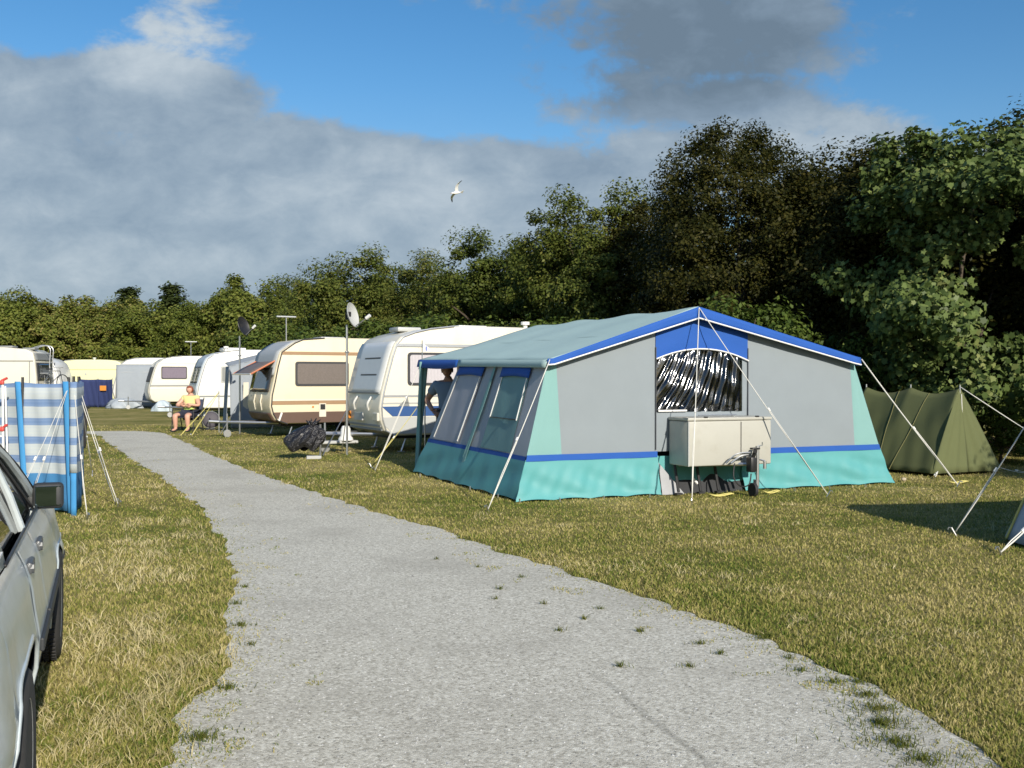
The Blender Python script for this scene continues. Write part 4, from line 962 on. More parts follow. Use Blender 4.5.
# 2 -- cream and brown
F2 = [(.42, .36), (.14, .46), (.05, .62), (0, .82), (.02, 1.10), (.10, 1.45), (.18, 1.85), (.28, 2.22), (.62, 2.46), (.85, 2.56)]
c = Caravan('caravan', 'cream caravan with caramel and brown bands and a propped open front window', (-6.25, 26.4), 30, 5.2, prof(5.2, 2.62, F2), m_cream)
c.window(.68, 2.15, 1.34, 1.98, m_bcurt, fw=.055); c.window(2.6, 3.7, 1.34, 1.98, m_bcurt, fw=.055)
c.band(2.16, 2.24, m_caramel, proud=.014); c.band(.86, .95, m_caramel, proud=.014); c.band(.955, .985, m_ivory, 'side_moulding', proud=.012)
c.band(.38, .66, m_brown, 'lower_panel'); c.trim(m_frame)
bm = BM(); box(bm, (1.42, -.015, .70), (.19, .03, .36), None, .01); fv = obj('fridge_flap', bm, m_ivory, c.t)
bm = BM(); box(bm, (1.42, -.032, .79), (.13, .02, .14)); obj('grille', bm, m_black, fv)
bm = BM(); box(bm, (1.16, -.012, .79), (.05, .02, .05), None, .01); obj('side_marker', bm, m_amber, c.t)
bm = BM(); box(bm, (.28, -.012, .55), (.05, .02, .22), (0, R(20), 0)); obj('edge_reflector', bm, m_white, c.t)
gf = plain('front_grey_roof', (0.40, 0.42, 0.43), .5, var=.06)
c.end(1.62, 2.50, .06, 2.04, gf, 'front_panel', .006)
fw = c.end(1.18, 1.82, .20, 1.90, m_frame, 'front_window', .012); c.end(1.22, 1.78, .26, 1.84, m_dwin, 'pane', .02, parent=fw)
c.end(.40, .64, .06, 2.04, m_brown, 'lower_panel', .008)
bm = BM()
for yy in (.75, 1.35): tube(bm, [(c.xf(1.12) - .01, yy, 1.12), (c.xf(.9) - .03, yy, .92), (c.xf(.7) - .01, yy, .70)], .018, 6)
obj('moulding', bm, m_ivory, c.t)
hx = c.xf(1.98)                                             # the pane propped open on its top hinge
bm = BM(); a_ = R(62); L_ = .72
grid(bm, lambda a, b: (hx - .02 - L_ * b * math.sin(a_) - .05 * math.sin(b * 3.14), .18 + 1.74 * a, 1.99 - L_ * b * math.cos(a_)), 4, 6, .02); fl = obj('window_flap', bm, plain('brown_flap', (.17, .13, .11), .5), c.t, 'all')
o_ = Vector((hx - .02 - L_ * math.sin(a_), 0, 1.99 - L_ * math.cos(a_)))
bm = BM(); tube(bm, [(hx - .02, .17, 2.0), (o_.x, .17, o_.z)], .022, 6); tube(bm, [(hx - .02, 1.93, 2.0), (o_.x, 1.93, o_.z)], .022, 6); obj('flap_edge', bm, plain('orange_trim', (0.50, 0.17, 0.08), .5), fl)
bm = BM(); tube(bm, [(o_.x, .17, o_.z), (o_.x, 1.93, o_.z)], .022, 6); obj('flap_rail', bm, m_ivory, fl)
c.hatch(2.0, 1.1, .7, .07); c.aerial(.95, 1.6, .62, .55)
# 3 -- white, behind the seated person
F3 = [(.30, .36), (.10, .50), (0, .85), (.06, 1.2), (.18, 1.65), (.30, 2.05), (.42, 2.30), (.70, 2.50), (1.1, 2.60)]
c = Caravan('caravan', 'plain white caravan with a grey curtained window just behind the seated person', (-12.35, 40.0), 26, 5.4, prof(5.4, 2.68, F3), m_white)
c.window(.95, 2.25, 1.36, 2.02, m_gcurt, frame=m_lgrey); c.window(2.9, 3.8, 1.36, 2.02, m_gcurt, frame=m_lgrey)
c.band(.80, .86, m_mgrey, proud=.012); c.trim(m_alu)
bl_ = plain('front_shade_blue', (0.46, 0.52, 0.58), .45, var=.05, coat=.2)  # shade on the white front end, painted in as a blue grey tint
c.end(.95, 2.45, .06, 2.04, bl_, 'front_panel', .006); w_ = c.end(1.35, 2.0, .25, 1.0, m_frame, 'front_window', .014); c.end(1.4, 1.95, .3, .95, m_gcurt, 'pane', .022, parent=w_)
w_ = c.end(1.35, 2.0, 1.1, 1.85, m_frame, 'front_window', .014); c.end(1.4, 1.95, 1.15, 1.8, m_gcurt, 'pane', .022, parent=w_)
c.hatch(1.6, 1.0, .9, .12, m_white); c.vent(1.25, .5, .2)
# 4 -- ivory with a grey waist stripe
c = Caravan('caravan', 'ivory caravan with a grey waist stripe and one mauve curtained window', (-17.95, 50.5), 25, 5.0, prof(5.0, 2.66, F3), m_ivory)
c.window(.62, 1.85, 1.50, 2.12, m_pcurt, fw=.05); c.window(2.6, 3.6, 1.5, 2.12, m_pcurt)
c.band(1.13, 1.20, m_mgrey, proud=.012); c.band(1.02, 1.06, m_white, 'side_moulding', proud=.014); c.band(2.26, 2.31, m_alu, 'awning_rail', proud=.02); c.trim(m_alu)
c.end(1.35, 2.1, .2, 1.9, m_frame, 'front_window', .012); c.aerial(2.2, 1.2, .75, .6)
# 5 -- white under a grey cover
c = Caravan('caravan', 'white caravan with a grey awning sheet hung over its side', (-21.1, 54.0), 12, 4.6, prof(4.6, 2.62, F3), m_white)
c.trim(m_alu); c.band(2.0, 2.30, m_lgrey, 'awning_rail', proud=.02)
bm = BM(); grid(bm, lambda a, b: (.22 + .12 * (1 - b) + (2.15 + .45 * b) * a, -.02 - .75 * (1 - b) - .04 * math.sin(a * 15 + b * 2) * (1 - b), .05 + 2.2 * b), 20, 10, .006); obj('awning_sheet', bm, m_canvas, c.t, 'all')
bm = BM(); grid(bm, lambda a, b: (.22 + 2.45 * a, -.04 - .12 * (1 - b), 1.86 + .10 * b), 12, 2, .004); obj('awning_strip', bm, m_lgrey, c.t)
# 6 -- long pale yellow
F6 = [(.12, .36), (.02, .5), (0, .9), (.04, 1.6), (.09, 2.2), (.16, 2.42), (.40, 2.54)]
c = Caravan('caravan', 'long pale yellow caravan behind the navy windscreen', (-25.75, 58.0), 6, 3.6, prof(3.6, 2.60, F6), m_yellow)
c.band(2.02, 2.06, plain('yellow_rail', (.60, .58, .30), .5), 'side_moulding', proud=.02); c.band(1.12, 1.18, m_mgrey, proud=.012); c.trim(m_lgrey)
bm = BM(); box(bm, (3.3, -.02, 1.85), (.16, .03, .5)); obj('side_vent', bm, m_caramel, c.t)
bm = BM(); box(bm, (1.55, -.012, 1.78), (.10, .02, .10)); obj('side_marker', bm, m_lgrey, c.t)
c.vent(1.8, .8, .12)
# 7 -- white beyond the camper van
c = Caravan('caravan', 'small white caravan between the camper van and the yellow caravan', (-26.9, 52.0), 5, 3.9, prof(3.9, 2.62, F3), m_white)
c.window(2.35, 3.10, 1.45, 2.05, m_gcurt, fw=.05); c.band(2.12, 2.16, m_lgrey, 'side_moulding', proud=.012); c.trim(m_lgrey, False)
bm = BM(); box(bm, (3.55, -.012, 2.28), (.05, .02, .1)); obj('side_marker', bm, m_frame, c.t)
# 8 -- camper van with its roof rails, at the left edge
FV = [(.10, .36), (.02, .5), (0, .9), (.04, 1.6), (.10, 2.3), (.18, 2.62), (.45, 2.76)]
c = Caravan('camper_van', 'tall white camper van with a dark rear window and roof ladder at the left edge', (-26.35, 42.5), 5, 6.4, prof(6.4, 2.86, FV), m_ivory, drawbar=None)
c.band(2.24, 2.29, m_mgrey, 'roof_seam', proud=.012); c.band(.5, .8, m_lgrey, 'lower_panel')
w_ = c.end(1.45, 2.2, .12, 1.95, m_frame, 'rear_window', .012, True); c.end(1.5, 2.15, .2, 1.88, m_dwin, 'pane', .02, True, w_)
c.end(2.3, 2.6, .10, 2.0, m_mgrey, 'rear_roof_panel', .01, True)
bm = BM(); box(bm, (6.1, -.012, 1.3), (.03, .02, 1.9)); obj('door_seam', bm, m_mgrey, c.t)
c.hatch(5.0, .6, .6, .09, m_mgrey); c.hatch(5.9, .7, .5, .09, m_mgrey)
bm = BM()
for yy in (.9, 1.25): tube(bm, smoothpath([(5.9, yy, 2.84), (6.35, yy, 2.95), (6.62, yy, 2.8), (6.6, yy, 2.2), (6.58, yy, .8)], 5), .022, 6)
for k in range(6): tube(bm, [(6.59, .9, 1.0 + .3 * k), (6.59, 1.25, 1.0 + .3 * k)], .016, 6)
obj('ladder', bm, m_alu, c.t, True)
bm = BM()
for zz in (1.0, 1.75): tube(bm, [(6.4, .35, zz), (6.75, .35, zz), (6.75, .85, zz), (6.4, .85, zz)], .02, 6)
obj('cycle_rack', bm, m_alu, c.t)
CT = c.t
# bicycle on the camper's rack
Mv = Matrix.Translation((-26.35, 42.5, 0)) @ Matrix.Rotation(R(5), 4, 'Z')
bk = thing('bicycle', 'bicycle hanging on the rear rack of the camper van', 'bicycle', Mv @ Vector((6.86, .35, 1.05)), R(5 + 64))
for xx in (-.36, .62):
    M = Matrix.Translation((xx, 0, .32)) @ Matrix.Rotation(R(90), 4, 'X')
    bm = BM(); tube(bm, [M @ Vector((.32 * math.cos(k / 24 * 6.2832), .32 * math.sin(k / 24 * 6.2832), 0)) for k in range(25)], .02, 6, False); w_ = obj('wheel', bm, m_dark, bk, True)
    bm = BM()
    for k in range(8): tube(bm, [M @ Vector((0, 0, 0)), M @ Vector((.31 * math.cos(k * .785), .31 * math.sin(k * .785), 0))], .004, 4)
    obj('spokes', bm, m_alu, w_)
bm = BM(); P_ = dict(bb=(.02, 0, .30), st=(-.08, 0, .80), ht=(.48, 0, .80), hb=(.52, 0, .68), rw=(-.36, 0, .32), fw=(.62, 0, .32))
for a_, b_ in (('bb', 'st'), ('st', 'ht'), ('bb', 'hb'), ('bb', 'rw'), ('st', 'rw'), ('ht', 'hb'), ('hb', 'fw')): tube(bm, [P_[a_], P_[b_]], .018, 6)
obj('frame', bm, plain('bike_frame', (.10, .11, .12), .3, coat=.5), bk)
bm = BM(); box(bm, (-.10, 0, .88), (.26, .13, .06), None, .02); obj('saddle', bm, m_black, bk)
bm = BM(); tube(bm, [(.40, -.26, .96), (.47, -.1, .94), (.47, .1, .94), (.40, .26, .96)], .014, 6); tube(bm, [(.48, 0, .8), (.47, 0, .94)], .014, 6); obj('handlebar', bm, m_alu, bk)

# ------------------------------------------------------------------ smaller things along the row
def panel_screen(name, label, pts, h, m, cat, group=None, pole_h=.06, mp=None):
    o = thing(name, label, cat, (pts[0][0], pts[0][1], 0), 0, group)
    p0 = Vector((pts[0][0], pts[0][1], 0))
    for (x0, y0), (x1, y1) in zip(pts, pts[1:]):
        bm = BM(); d = Vector((x1 - x0, y1 - y0, 0)); nn = Vector((-d.y, d.x, 0)).normalized()
        grid(bm, lambda a, b: (Vector((x0, y0, 0)) - p0 + d * a + nn * (.05 * math.sin(math.pi * a) + .012 * math.sin(a * 19 + b * 6)) + Vector((0, 0, .04 + (h - .04 - .02 * math.sin(math.pi * a)) * b))), 18, 10, .004); obj('fabric_panel', bm, m, o, 'all')
    for (x, y) in pts:
        bm = BM(); tube(bm, [Vector((x, y, 0)) - p0, Vector((x, y, h + pole_h)) - p0], .016, 8); obj('pole', bm, mp or m_piping, o)
    return o
m_navy = plain('navy_canvas', (0.022, 0.035, 0.12), .85, var=.12, scale=4, bump=.2)
nv = panel_screen('windscreen', 'navy blue windscreen with an orange patch in front of the yellow caravan', [(-22.75, 54.0), (-21.75, 53.8), (-20.85, 53.4)], 1.48, m_navy, 'windscreen', mp=m_navy)
bm = BM(); box(bm, (1.35, -.425, 1.02), (.42, .012, .26), (0, 0, R(-22))); obj('orange_patch', bm, plain('orange_patch', (0.75, 0.30, 0.05), .7), nv)
def heap(name, label, cat, c, r, seed, m, lump=.25, parent=None):
    o = thing(name, label, cat, (c[0], c[1], 0)); bm = BM(); g = random.Random(seed)
    ph = [g.uniform(0, 6) for _ in range(8)]
    def fn(a, b):
        an = a * 6.28318; q = b
        k = 1 + lump * math.sin(an * 3 + ph[0]) * (1 - q) + lump * .7 * math.sin(an * 5 + ph[1] + q * 4) + lump * .3 * math.sin(an * 13 + q * 9)
        return (r[0] * k * math.cos(an) * math.cos(q * 1.57), r[1] * k * math.sin(an) * math.cos(q * 1.57), r[2] * math.sin(q * 1.57) * (1 + lump * math.sin(an * 2 + ph[2]) * (1 - q)) + .01)
    grid(bm, fn, 36, 12); bmesh.ops.remove_doubles(bm, verts=bm.verts, dist=.001); obj('sheet', bm, m, o, 'all'); return o
heap('tarp_heap', 'crumpled grey sheeting on the grass below the covered white caravan', 'sheeting', (-19.9, 52.4), (.85, .4, .50), 3, m_tarp, .3)
heap('tarp_heap', 'pale blue grey sheet lying in a heap left of the seated person', 'sheeting', (-16.2, 47.5), (.45, .3, .52), 5, plain('pale_blue_sheet', (.46, .54, .60), .6, var=.1), .18)
# grey awning on the far side of the cream caravan
aw = thing('awning', 'grey canvas awning on the far side of the cream caravan', 'awning', (-8.25, 31.2, 0), R(24))
bm = BM(); grid(bm, lambda a, b: (-.35 + 1.3 * a, -.25 * (1 - b) + .02 * math.sin(a * 20), .05 + (1.85 + .35 * a) * b), 16, 10, .006); fp = obj('front_panel', bm, m_canvas, aw, 'all')
bm = BM(); grid(bm, lambda a, b: (-.35 - .1 * (1 - b), .7 * a, .05 + 1.85 * b), 10, 8, .006); obj('side_panel', bm, m_canvas, aw, 'all')
bm = BM(); grid(bm, lambda a, b: (-.38 + 1.35 * a, .75 * b, 1.9 + .35 * a + .12 * b), 10, 8, .006); obj('roof', bm, m_canvas, aw, 'all')
bm = BM(); box(bm, (.10, -.20, .95), (.16, .02, .95), (R(8), 0, 0)); obj('pale_panel', bm, m_ivory, fp)
# satellite dishes on poles
def dish(label, pos, zp, zd, rz, tilt, r, m):
    o = thing('satellite_dish', label, 'satellite dish', (*pos, 0), rz, 'satellite dishes on poles')
    bm = BM(); tube(bm, [(0, 0, 0), (0, 0, zp)], .024, 8); tube(bm, [(-.06, 0, zp - .55), (.06, 0, zp - .55)], .02, 6); obj('pole', bm, m_steel, o)
    bm = BM(); tube(bm, [(0, .0, .9), (.45, .35, .02)], .01, 5); tube(bm, [(0, 0, .9), (-.45, .3, .02)], .01, 5); obj('stay', bm, m_steel, o)
    M = Matrix.Translation((0, -.06, zd)) @ Matrix.Rotation(tilt, 4, 'X') @ Matrix.Rotation(R(90), 4, 'X')
    bm = BM(); lathe(bm, [(.001, 0), (r * .5, .018), (r * .85, .055), (r, .085), (r * 1.02, .08), (r * .85, .04), (r * .5, 0), (.001, -.015)], 28, M @ Matrix.Diagonal((.92, 1.05, 1, 1))); d_ = obj('dish', bm, m, o, True)
    bm = BM(); tube(bm, [M @ Vector((0, -r, .07)), M @ Vector((0, -r * .55, .38))], .012, 6); obj('arm', bm, m_steel, d_)
    bm = BM(); tube(bm, [M @ Vector((0, -r * .6, .34)), M @ Vector((0, -r * .45, .44))], .035, 10); obj('receiver', bm, m_white, d_)
    bm = BM(); box(bm, (0, -.03, zd), (.10, .08, .16)); obj('bracket', bm, m_dark, o)
dish('black satellite dish on a pole left of the cream caravan', (-7.55, 28.4), 2.72, 2.97, R(68), R(-18), .26, m_black)
dish('white satellite dish on a pole right of the cream caravan window', (-3.32, 20.6), 2.62, 2.80, R(72), R(-14), .24, m_lgrey)
# rubbish bag on its stand
bs = thing('bag_stand', 'metal post with a grey foot holding up the black rubbish bag', 'bag stand', (-3.68, 19.65, 0), .2)
bm = BM(); tube(bm, [(0, 0, 0), (0, 0, .66)], .02, 8); obj('post', bm, m_steel, bs)
bm = BM(); box(bm, (-.12, 0, .03), (.28, .2, .06), None, .01); obj('foot', bm, m_lgrey, bs)
rb = thing('rubbish_bag', 'black plastic rubbish bag hanging on the post before the cream caravan', 'rubbish bag', (-3.98, 19.6, .25), .2)
m_bag, t, out = newmat('black_bag'); p = pri(t, out, Roughness=.22); t.put(p.inputs['Base Color'], (.018, .018, .022)); co = t.node('ShaderNodeTexCoord').outputs['Object']; t.l.new(t.bump(t.noise(co, 11, 5, .6, .6), 1.0, .06), p.inputs['Normal'])
bm = BM()
def fn(a, b):
    an = a * 6.28318; w = (math.sin(math.pi * min(1, b * .80 + .12)) ** .5) * (1 - .45 * b * b)
    f_ = 1 + .10 * math.sin(an * 4 + b * 3) + .07 * math.sin(an * 9 - b * 6) + .16 * math.sin(an * 2 + 1) + .05 * math.sin(an * 17 + b * 11) * b
    return (.34 * w * f_ * math.cos(an) + .16 * b * b, .24 * w * f_ * math.sin(an), -.06 + .46 * b + .10 * math.cos(an * 2 + .5) * b * (1 - b) + .05 * math.sin(an * 3) * (1 - b))
grid(bm, fn, 60, 22); obj('bag_body', bm, m_bag, rb, 'all')
bm = BM()
for k in range(6): tube(bm, [(.16, 0, .34), (.16 + .06 * math.cos(k * 1.1), .06 * math.sin(k * 1.1), .43), (.17 + .14 * math.cos(k * 1.1), .10 * math.sin(k * 1.1), .50 + .03 * math.sin(k * 2))], [.06, .03, .008], 6)
obj('knotted_top', bm, m_bag, rb, 'all')
# dark round bag and a thin awning pole by the seated person
o = thing('round_bag', 'dark round bag on the grass right of the seated person', 'bag', (-9.0, 30.6, .0), .3)
M = Matrix.Translation((0, 0, .30)) @ Matrix.Rotation(R(78), 4, 'X'); bm = BM(); lathe(bm, [(.001, -.07), (.18, -.07), (.23, -.05), (.25, 0), (.23, .05), (.18, .07), (.001, .07)], 24, M); obj('bag_body', bm, plain('dark_bag', (.045, .04, .055), .6, var=.3), o, True)
bm = BM(); tube(bm, [M @ Vector((.252 * math.cos(k / 28 * 6.2832), .252 * math.sin(k / 28 * 6.2832), 0)) for k in range(29)], .012, 6, False); obj('rim', bm, m_mgrey, o, True)
bm = BM(); tube(bm, [(0, .02, .03), (0, .3, .03), (0, .0, .28)], .012, 6); box(bm, (0, .08, .02), (.3, .3, .03)); obj('stand', bm, m_dark, o)
o = thing('awning_pole', 'thin bare awning pole with yellow guys before the plain white caravan', 'pole', (-8.3, 29.0, 0))
bm = BM(); tube(bm, [(0, 0, 0), (0, 0, 1.18)], .014, 8); obj('pole', bm, m_steel, o)
for gx in (-.45, -.15): guy(o, Matrix.Translation((8.3, -29.0, 0)), (0, 0, 1.15), (-8.3 + gx, 27.0), m_ropey, .008)

# ------------------------------------------------------------------ striped windbreak beside the car
m_wb, t, out = newmat('striped_windbreak_cotton')
co = t.node('ShaderNodeTexCoord').outputs['Object']; s3 = t.node('ShaderNodeSeparateXYZ'); t.l.new(co, s3.inputs[0])
z = t.math('ADD', s3.outputs[2], t.math('MULTIPLY', t.math('SUBTRACT', t.noise(co, 3, 2), .5), .02))
q = t.math('FRACT', t.math('DIVIDE', t.math('SUBTRACT', z, .455), .215))
band = t.math('MULTIPLY', t.ss(q, .56, .60), t.math('SUBTRACT', 1.0, t.ss(q, .94, .99)))
wht, blu, low = (.56, .61, .62), (.17, .28, .50), (.04, .23, .50)
col = t.mix(band, wht, blu)
fine = t.math('MULTIPLY', t.ss(t.math('FRACT', t.math('DIVIDE', z, .043)), .55, .8), .18); col = t.mix(fine, col, (.40, .50, .66))
col = t.mix(t.math('LESS_THAN', z, .455), col, low); col = t.mix(t.math('MULTIPLY', t.noise(co, 5, 4), .2), col, (.3, .36, .42))
p_ = t.node('ShaderNodeBsdfPrincipled', Roughness=.9); t.put(p_.inputs['Base Color'], col); tr = t.node('ShaderNodeBsdfTranslucent'); t.put(tr.inputs[0], col)
mx = t.node('ShaderNodeMixShader'); mx.inputs[0].default_value = .25; t.l.new(p_.outputs[0], mx.inputs[1]); t.l.new(tr.outputs[0], mx.inputs[2]); t.l.new(mx.outputs[0], out.inputs[0])
m_wblue = plain('bright_blue_pocket', (.05, .25, .52), .85, var=.08)
PW = [(-6.70, 11.95), (-5.62, 11.76), (-5.03, 11.62)]
wb = panel_screen('windbreak', 'blue and white striped windbreak on black tipped poles beside the silver car', PW, 1.50, m_wb, 'windbreak', mp=m_black)
p0 = Vector((PW[0][0], PW[0][1], 0))
for (x, y), tl in ((PW[1], .10), (PW[2], .06)):
    bm = BM(); dx = Vector((.99, -.14, 0)); grid(bm, lambda a, b: Vector((x, y, 0)) - p0 + dx * ((a - .5) * .075) + Vector((0, -.025 - .014 * math.sin(a * 3.14), .02 + 1.49 * b)) + dx * (-tl * (b - .5)), 4, 12, .004); obj('pole_pocket', bm, m_wblue, wb, 'all')
QW = [(-4.93, 11.52), (-5.46, 12.9), (-6.02, 14.25)]
d_ = Vector((QW[2][0] - QW[0][0], QW[2][1] - QW[0][1], 0)).normalized()
o2 = Vector((QW[0][0], QW[0][1], 0))
for i in range(2):
    a0, a1 = Vector((*QW[i], 0)), Vector((*QW[i + 1], 0)); nn = Vector((.93, .36, 0))
    bm = BM(); grid(bm, lambda a, b: a0.lerp(a1, a) - p0 + nn * (.05 * math.sin(math.pi * a) + .01 * math.sin(a * 17 + b * 5)) + Vector((0, 0, .03 + (1.49 - .03 * math.sin(math.pi * a)) * b)), 16, 10, .004); obj('fabric_panel', bm, m_wb, wb, 'all')
for x, y in QW:
    bm = BM(); tube(bm, [Vector((x, y, -.02)) - p0, Vector((x, y, 1.57)) - p0], .016, 8); obj('pole', bm, m_black, wb)
bm = BM(); grid(bm, lambda a, b: o2 - p0 + Vector((0.07 * (a - .5), -.02 - .01 * math.sin(a * 3.1), .0 + .48 * b)), 3, 5, .004); obj('pole_pocket', bm, m_wblue, wb, 'all')
bm = BM(); grid(bm, lambda a, b: o2 - p0 + Vector((.085 * (a - .5), -.02 - .01 * math.sin(a * 3.1), .485 + 1.02 * b)), 3, 10, .004); obj('pole_pocket', bm, m_wb, wb, 'all')
WI = Matrix.Translation(-p0)
tp = o2 - p0 + Vector((0, 0, 1.46)); tc = Vector((QW[1][0], QW[1][1], 1.46)) - p0
guy(wb, WI, tp, G(87, 520), r=.0042); guy(wb, WI, tc, G(118, 507), r=.0042); guy(wb, WI, tc + Vector((0, 0, -.08)), G(115, 505), r=.005); guy(wb, WI, Vector((QW[2][0], QW[2][1], 1.44)) - p0, G(92, 476), r=.0042)
tb_ = Vector((PW[2][0], PW[2][1], 1.46)) - p0
for g_ in ((-5.32, 10.75), (-5.12, 10.7)): guy(wb, WI, tb_, g_, r=.003)
# dark bin half hidden behind the windbreak
bn = thing('bin', 'dark bin half hidden behind the far end of the striped windbreak', 'bin', (-9.60, 22.5, 0), .1)
bm = BM(); grid(bm, lambda a, b: ((.20 + .035 * b) * math.copysign(abs(math.cos(a * 6.28318)) ** .5, math.cos(a * 6.28318)), (.20 + .035 * b) * math.copysign(abs(math.sin(a * 6.28318)) ** .5, math.sin(a * 6.28318)), .03 + .84 * b), 32, 6); obj('bin_body', bm, plain('dark_bin', (.05, .045, .045), .55, var=.2), bn, 'all')
bm = BM(); box(bm, (0, 0, .90), (.50, .50, .07), None, .03); obj('lid', bm, m_black, bn, True)
# white poles with red clips, leaning by the windbreak at the left edge
rp = thing('clothes_airer', 'white folding poles with red clips at the left edge before the windbreak', 'airer', (-5.66, 11.4, 0), .1)
bm = BM(); tube(bm, [(0, 0, 0), (-.01, 0, 1.50)], .013, 8); tube(bm, [(.05, .02, 0), (.01, .02, 1.46)], .010, 8); tube(bm, [(-.45, .02, 0), (-.42, .02, 1.48)], .013, 8)
for zz in (.4, .9, 1.48): tube(bm, [(-.43, .01, zz), (0, .01, zz)], .009, 6)
obj('poles', bm, m_piping, rp)
for zz in (1.50, .98):
    bm = BM(); box(bm, (-.02, -.01, zz), (.06, .04, .05), None, .015); tube(bm, [(-.02, 0, zz + .02), (.04, 0, zz + .05)], .015, 6); obj('clip', bm, plain('red_clip', (.55, .07, .06), .5), rp)
# ================================================================== SILVER SALOON CAR
CX, CY = -2.326, 3.0
car = thing('parked_car', 'silver green saloon car parked on the left verge, seen from its rear right corner', 'car', (CX, CY, 0), math.atan2(.929, -.37))
m_paint, t, out = newmat('silver_green_paint')
co = t.node('ShaderNodeTexCoord').outputs['Object']
n_ = t.noise(co, 3, 5, .6)
dirt_ = t.math('MULTIPLY', t.ss(t.noise(co, 7, 6, .7), .42, .75), .5)
col = t.mix(n_, (.52, .58, .60), (.60, .66, .68)); col = t.mix(dirt_, col, (.34, .38, .36))
p = pri(t, out, Metallic=.12, Roughness=.36); t.put(p.inputs['Base Color'], col); p.inputs['Coat Weight'].default_value = .6; p.inputs['Coat Roughness'].default_value = .12
m_cglass = glassmat('car_glass', (.42, .50, .48), .40, .02)
m_tyre = plain('tyre', (.034, .033, .032), .85, var=.3, scale=30)
m_inter = plain('car_interior', (.035, .038, .042), .9, var=.2)
m_rubm = plain('car_rubber_trim', (.03, .032, .034), .6, var=.2)
WB, WR = 2.55, .31
def halfw(x):
    return .826 - .12 * max(0, (x - 2.5) / .9) ** 2 - .075 * max(0, (-.55 - x) / .6) ** 2
def beltz(x): return .925 - .06 * max(0, (x - 2.0)) / 1.4 + .0 * x + .03 * max(0, -x)
def sillz(x):
    z = .22 + .10 * max(0, (x - 2.9) / .6) + .10 * max(0, (-.7 - x) / .4)
    for wx in (0, WB):
        d = abs(x - wx)
        if d < .465: z = max(z, .27 + .395 * (1 - (d / .465) ** 4) ** .25)
    return z
def sidey(x, f):
    """half width at height fraction f (0 sill .. 1 belt) -- returns y and z"""
    z0, z1 = sillz(x), beltz(x); z = z0 + (z1 - z0) * f
    w = halfw(x)
    k = [(.20, -.10), (.30, -.075), (.42, -.03), (.50, -.006), (.60, .0), (.66, -.012), (.80, -.030), (.90, -.062), (.96, -.105)]
    o = float(np.interp(z, [a for a, b in k], [b for a, b in k]))
    for wx in (0, WB):                                        # flared arch lips
        d = math.hypot(x - wx, z - .30)
        if d < .50: o += .010 * max(0, 1 - abs(d - .385) / .10)
    return w + o, z
XS = sorted(set([round(-1.05 + i * .1, 3) for i in range(46)] + [round(w + s * .385, 3) for w in (0, WB) for s in (-1, 1)] + [round(w + sg_ * .465 * q_, 3) for w in (0, WB) for sg_ in (-1, 1) for q_ in (.5, .7, .8, .88, .94, .975, 1.0)]))
bm = BM()
for sg in (-1, 1):
    rows = []
    for x in XS: rows.append([bm.verts.new((x, sg * sidey(x, f / 12)[0], sidey(x, f / 12)[1])) for f in range(13)])
    for a, b in zip(rows, rows[1:]):
        for k in range(12): bm.faces.new((a[k], b[k], b[k + 1], a[k + 1]) if sg < 0 else (a[k], a[k + 1], b[k + 1], b[k]))
    if sg < 0: right = rows
    else: left = rows
def deckz(x, q):
    return beltz(x) + (.055 if x > 1.9 else .04) * (1 - (2 * q - 1) ** 2)
for i in range(len(XS) - 1):                                     # bonnet, boot lid (and the sill level deck under the cabin)
    cols = []
    for j in (i, i + 1):
        x = XS[j]; a, b = right[j][12], left[j][12]; row = [a]
        for k in range(1, 8): q = k / 8; row.append(bm.verts.new((x, a.co.y + (b.co.y - a.co.y) * q, deckz(x, q) if (x > 1.75 or x < -.35) else .60)))
        row.append(b); cols.append(row)
    if XS[i] >= 1.75 or XS[i + 1] <= -.35:
        for k in range(8): bm.faces.new((cols[0][k], cols[1][k], cols[1][k + 1], cols[0][k + 1]))
bmesh.ops.remove_doubles(bm, verts=bm.verts, dist=.0005)
for j in (0, -1):                                                # nose and tail panels
    x = XS[j] + (-.05 if j == 0 else .05)
    ring = [right[j][k] for k in range(13) if right[j][k].is_valid]; l_ = [left[j][k] for k in range(13) if left[j][k].is_valid]
    try:
        n_ = min(len(ring), len(l_))
        for k in range(n_ - 1): bm.faces.new((ring[k], ring[k + 1], l_[k + 1], l_[k]))
    except Exception: pass
body = obj('body', bm, m_paint, car, True)
bm = BM(); box(bm, (1.15, 0, .34), (3.9, 1.30, .22)); box(bm, (1.15, 0, .45), (1.5, 1.56, .36)); obj('floor_pan', bm, m_inter, car)
bm = BM()
for wx in (0, WB):
    n = 14
    for sg in (-1, 1):
        prism(bm, [(wx + .48 * math.copysign(abs(math.cos(math.pi * i / n)) ** .5, math.cos(math.pi * i / n)), .26 + .42 * abs(math.sin(math.pi * i / n)) ** .5) for i in range(n + 1)], sg * .52, sg * .60)
        for i in range(n):
            a0, a1 = math.pi * i / n, math.pi * (i + 1) / n
            v = [bm.verts.new((wx + .395 * math.cos(a), y, .29 + .395 * math.sin(a))) for a, y in ((a0, sg * .55), (a1, sg * .55), (a1, sg * .80), (a0, sg * .80))]; bm.faces.new(v)
obj('wheel_well', bm, m_black, car)
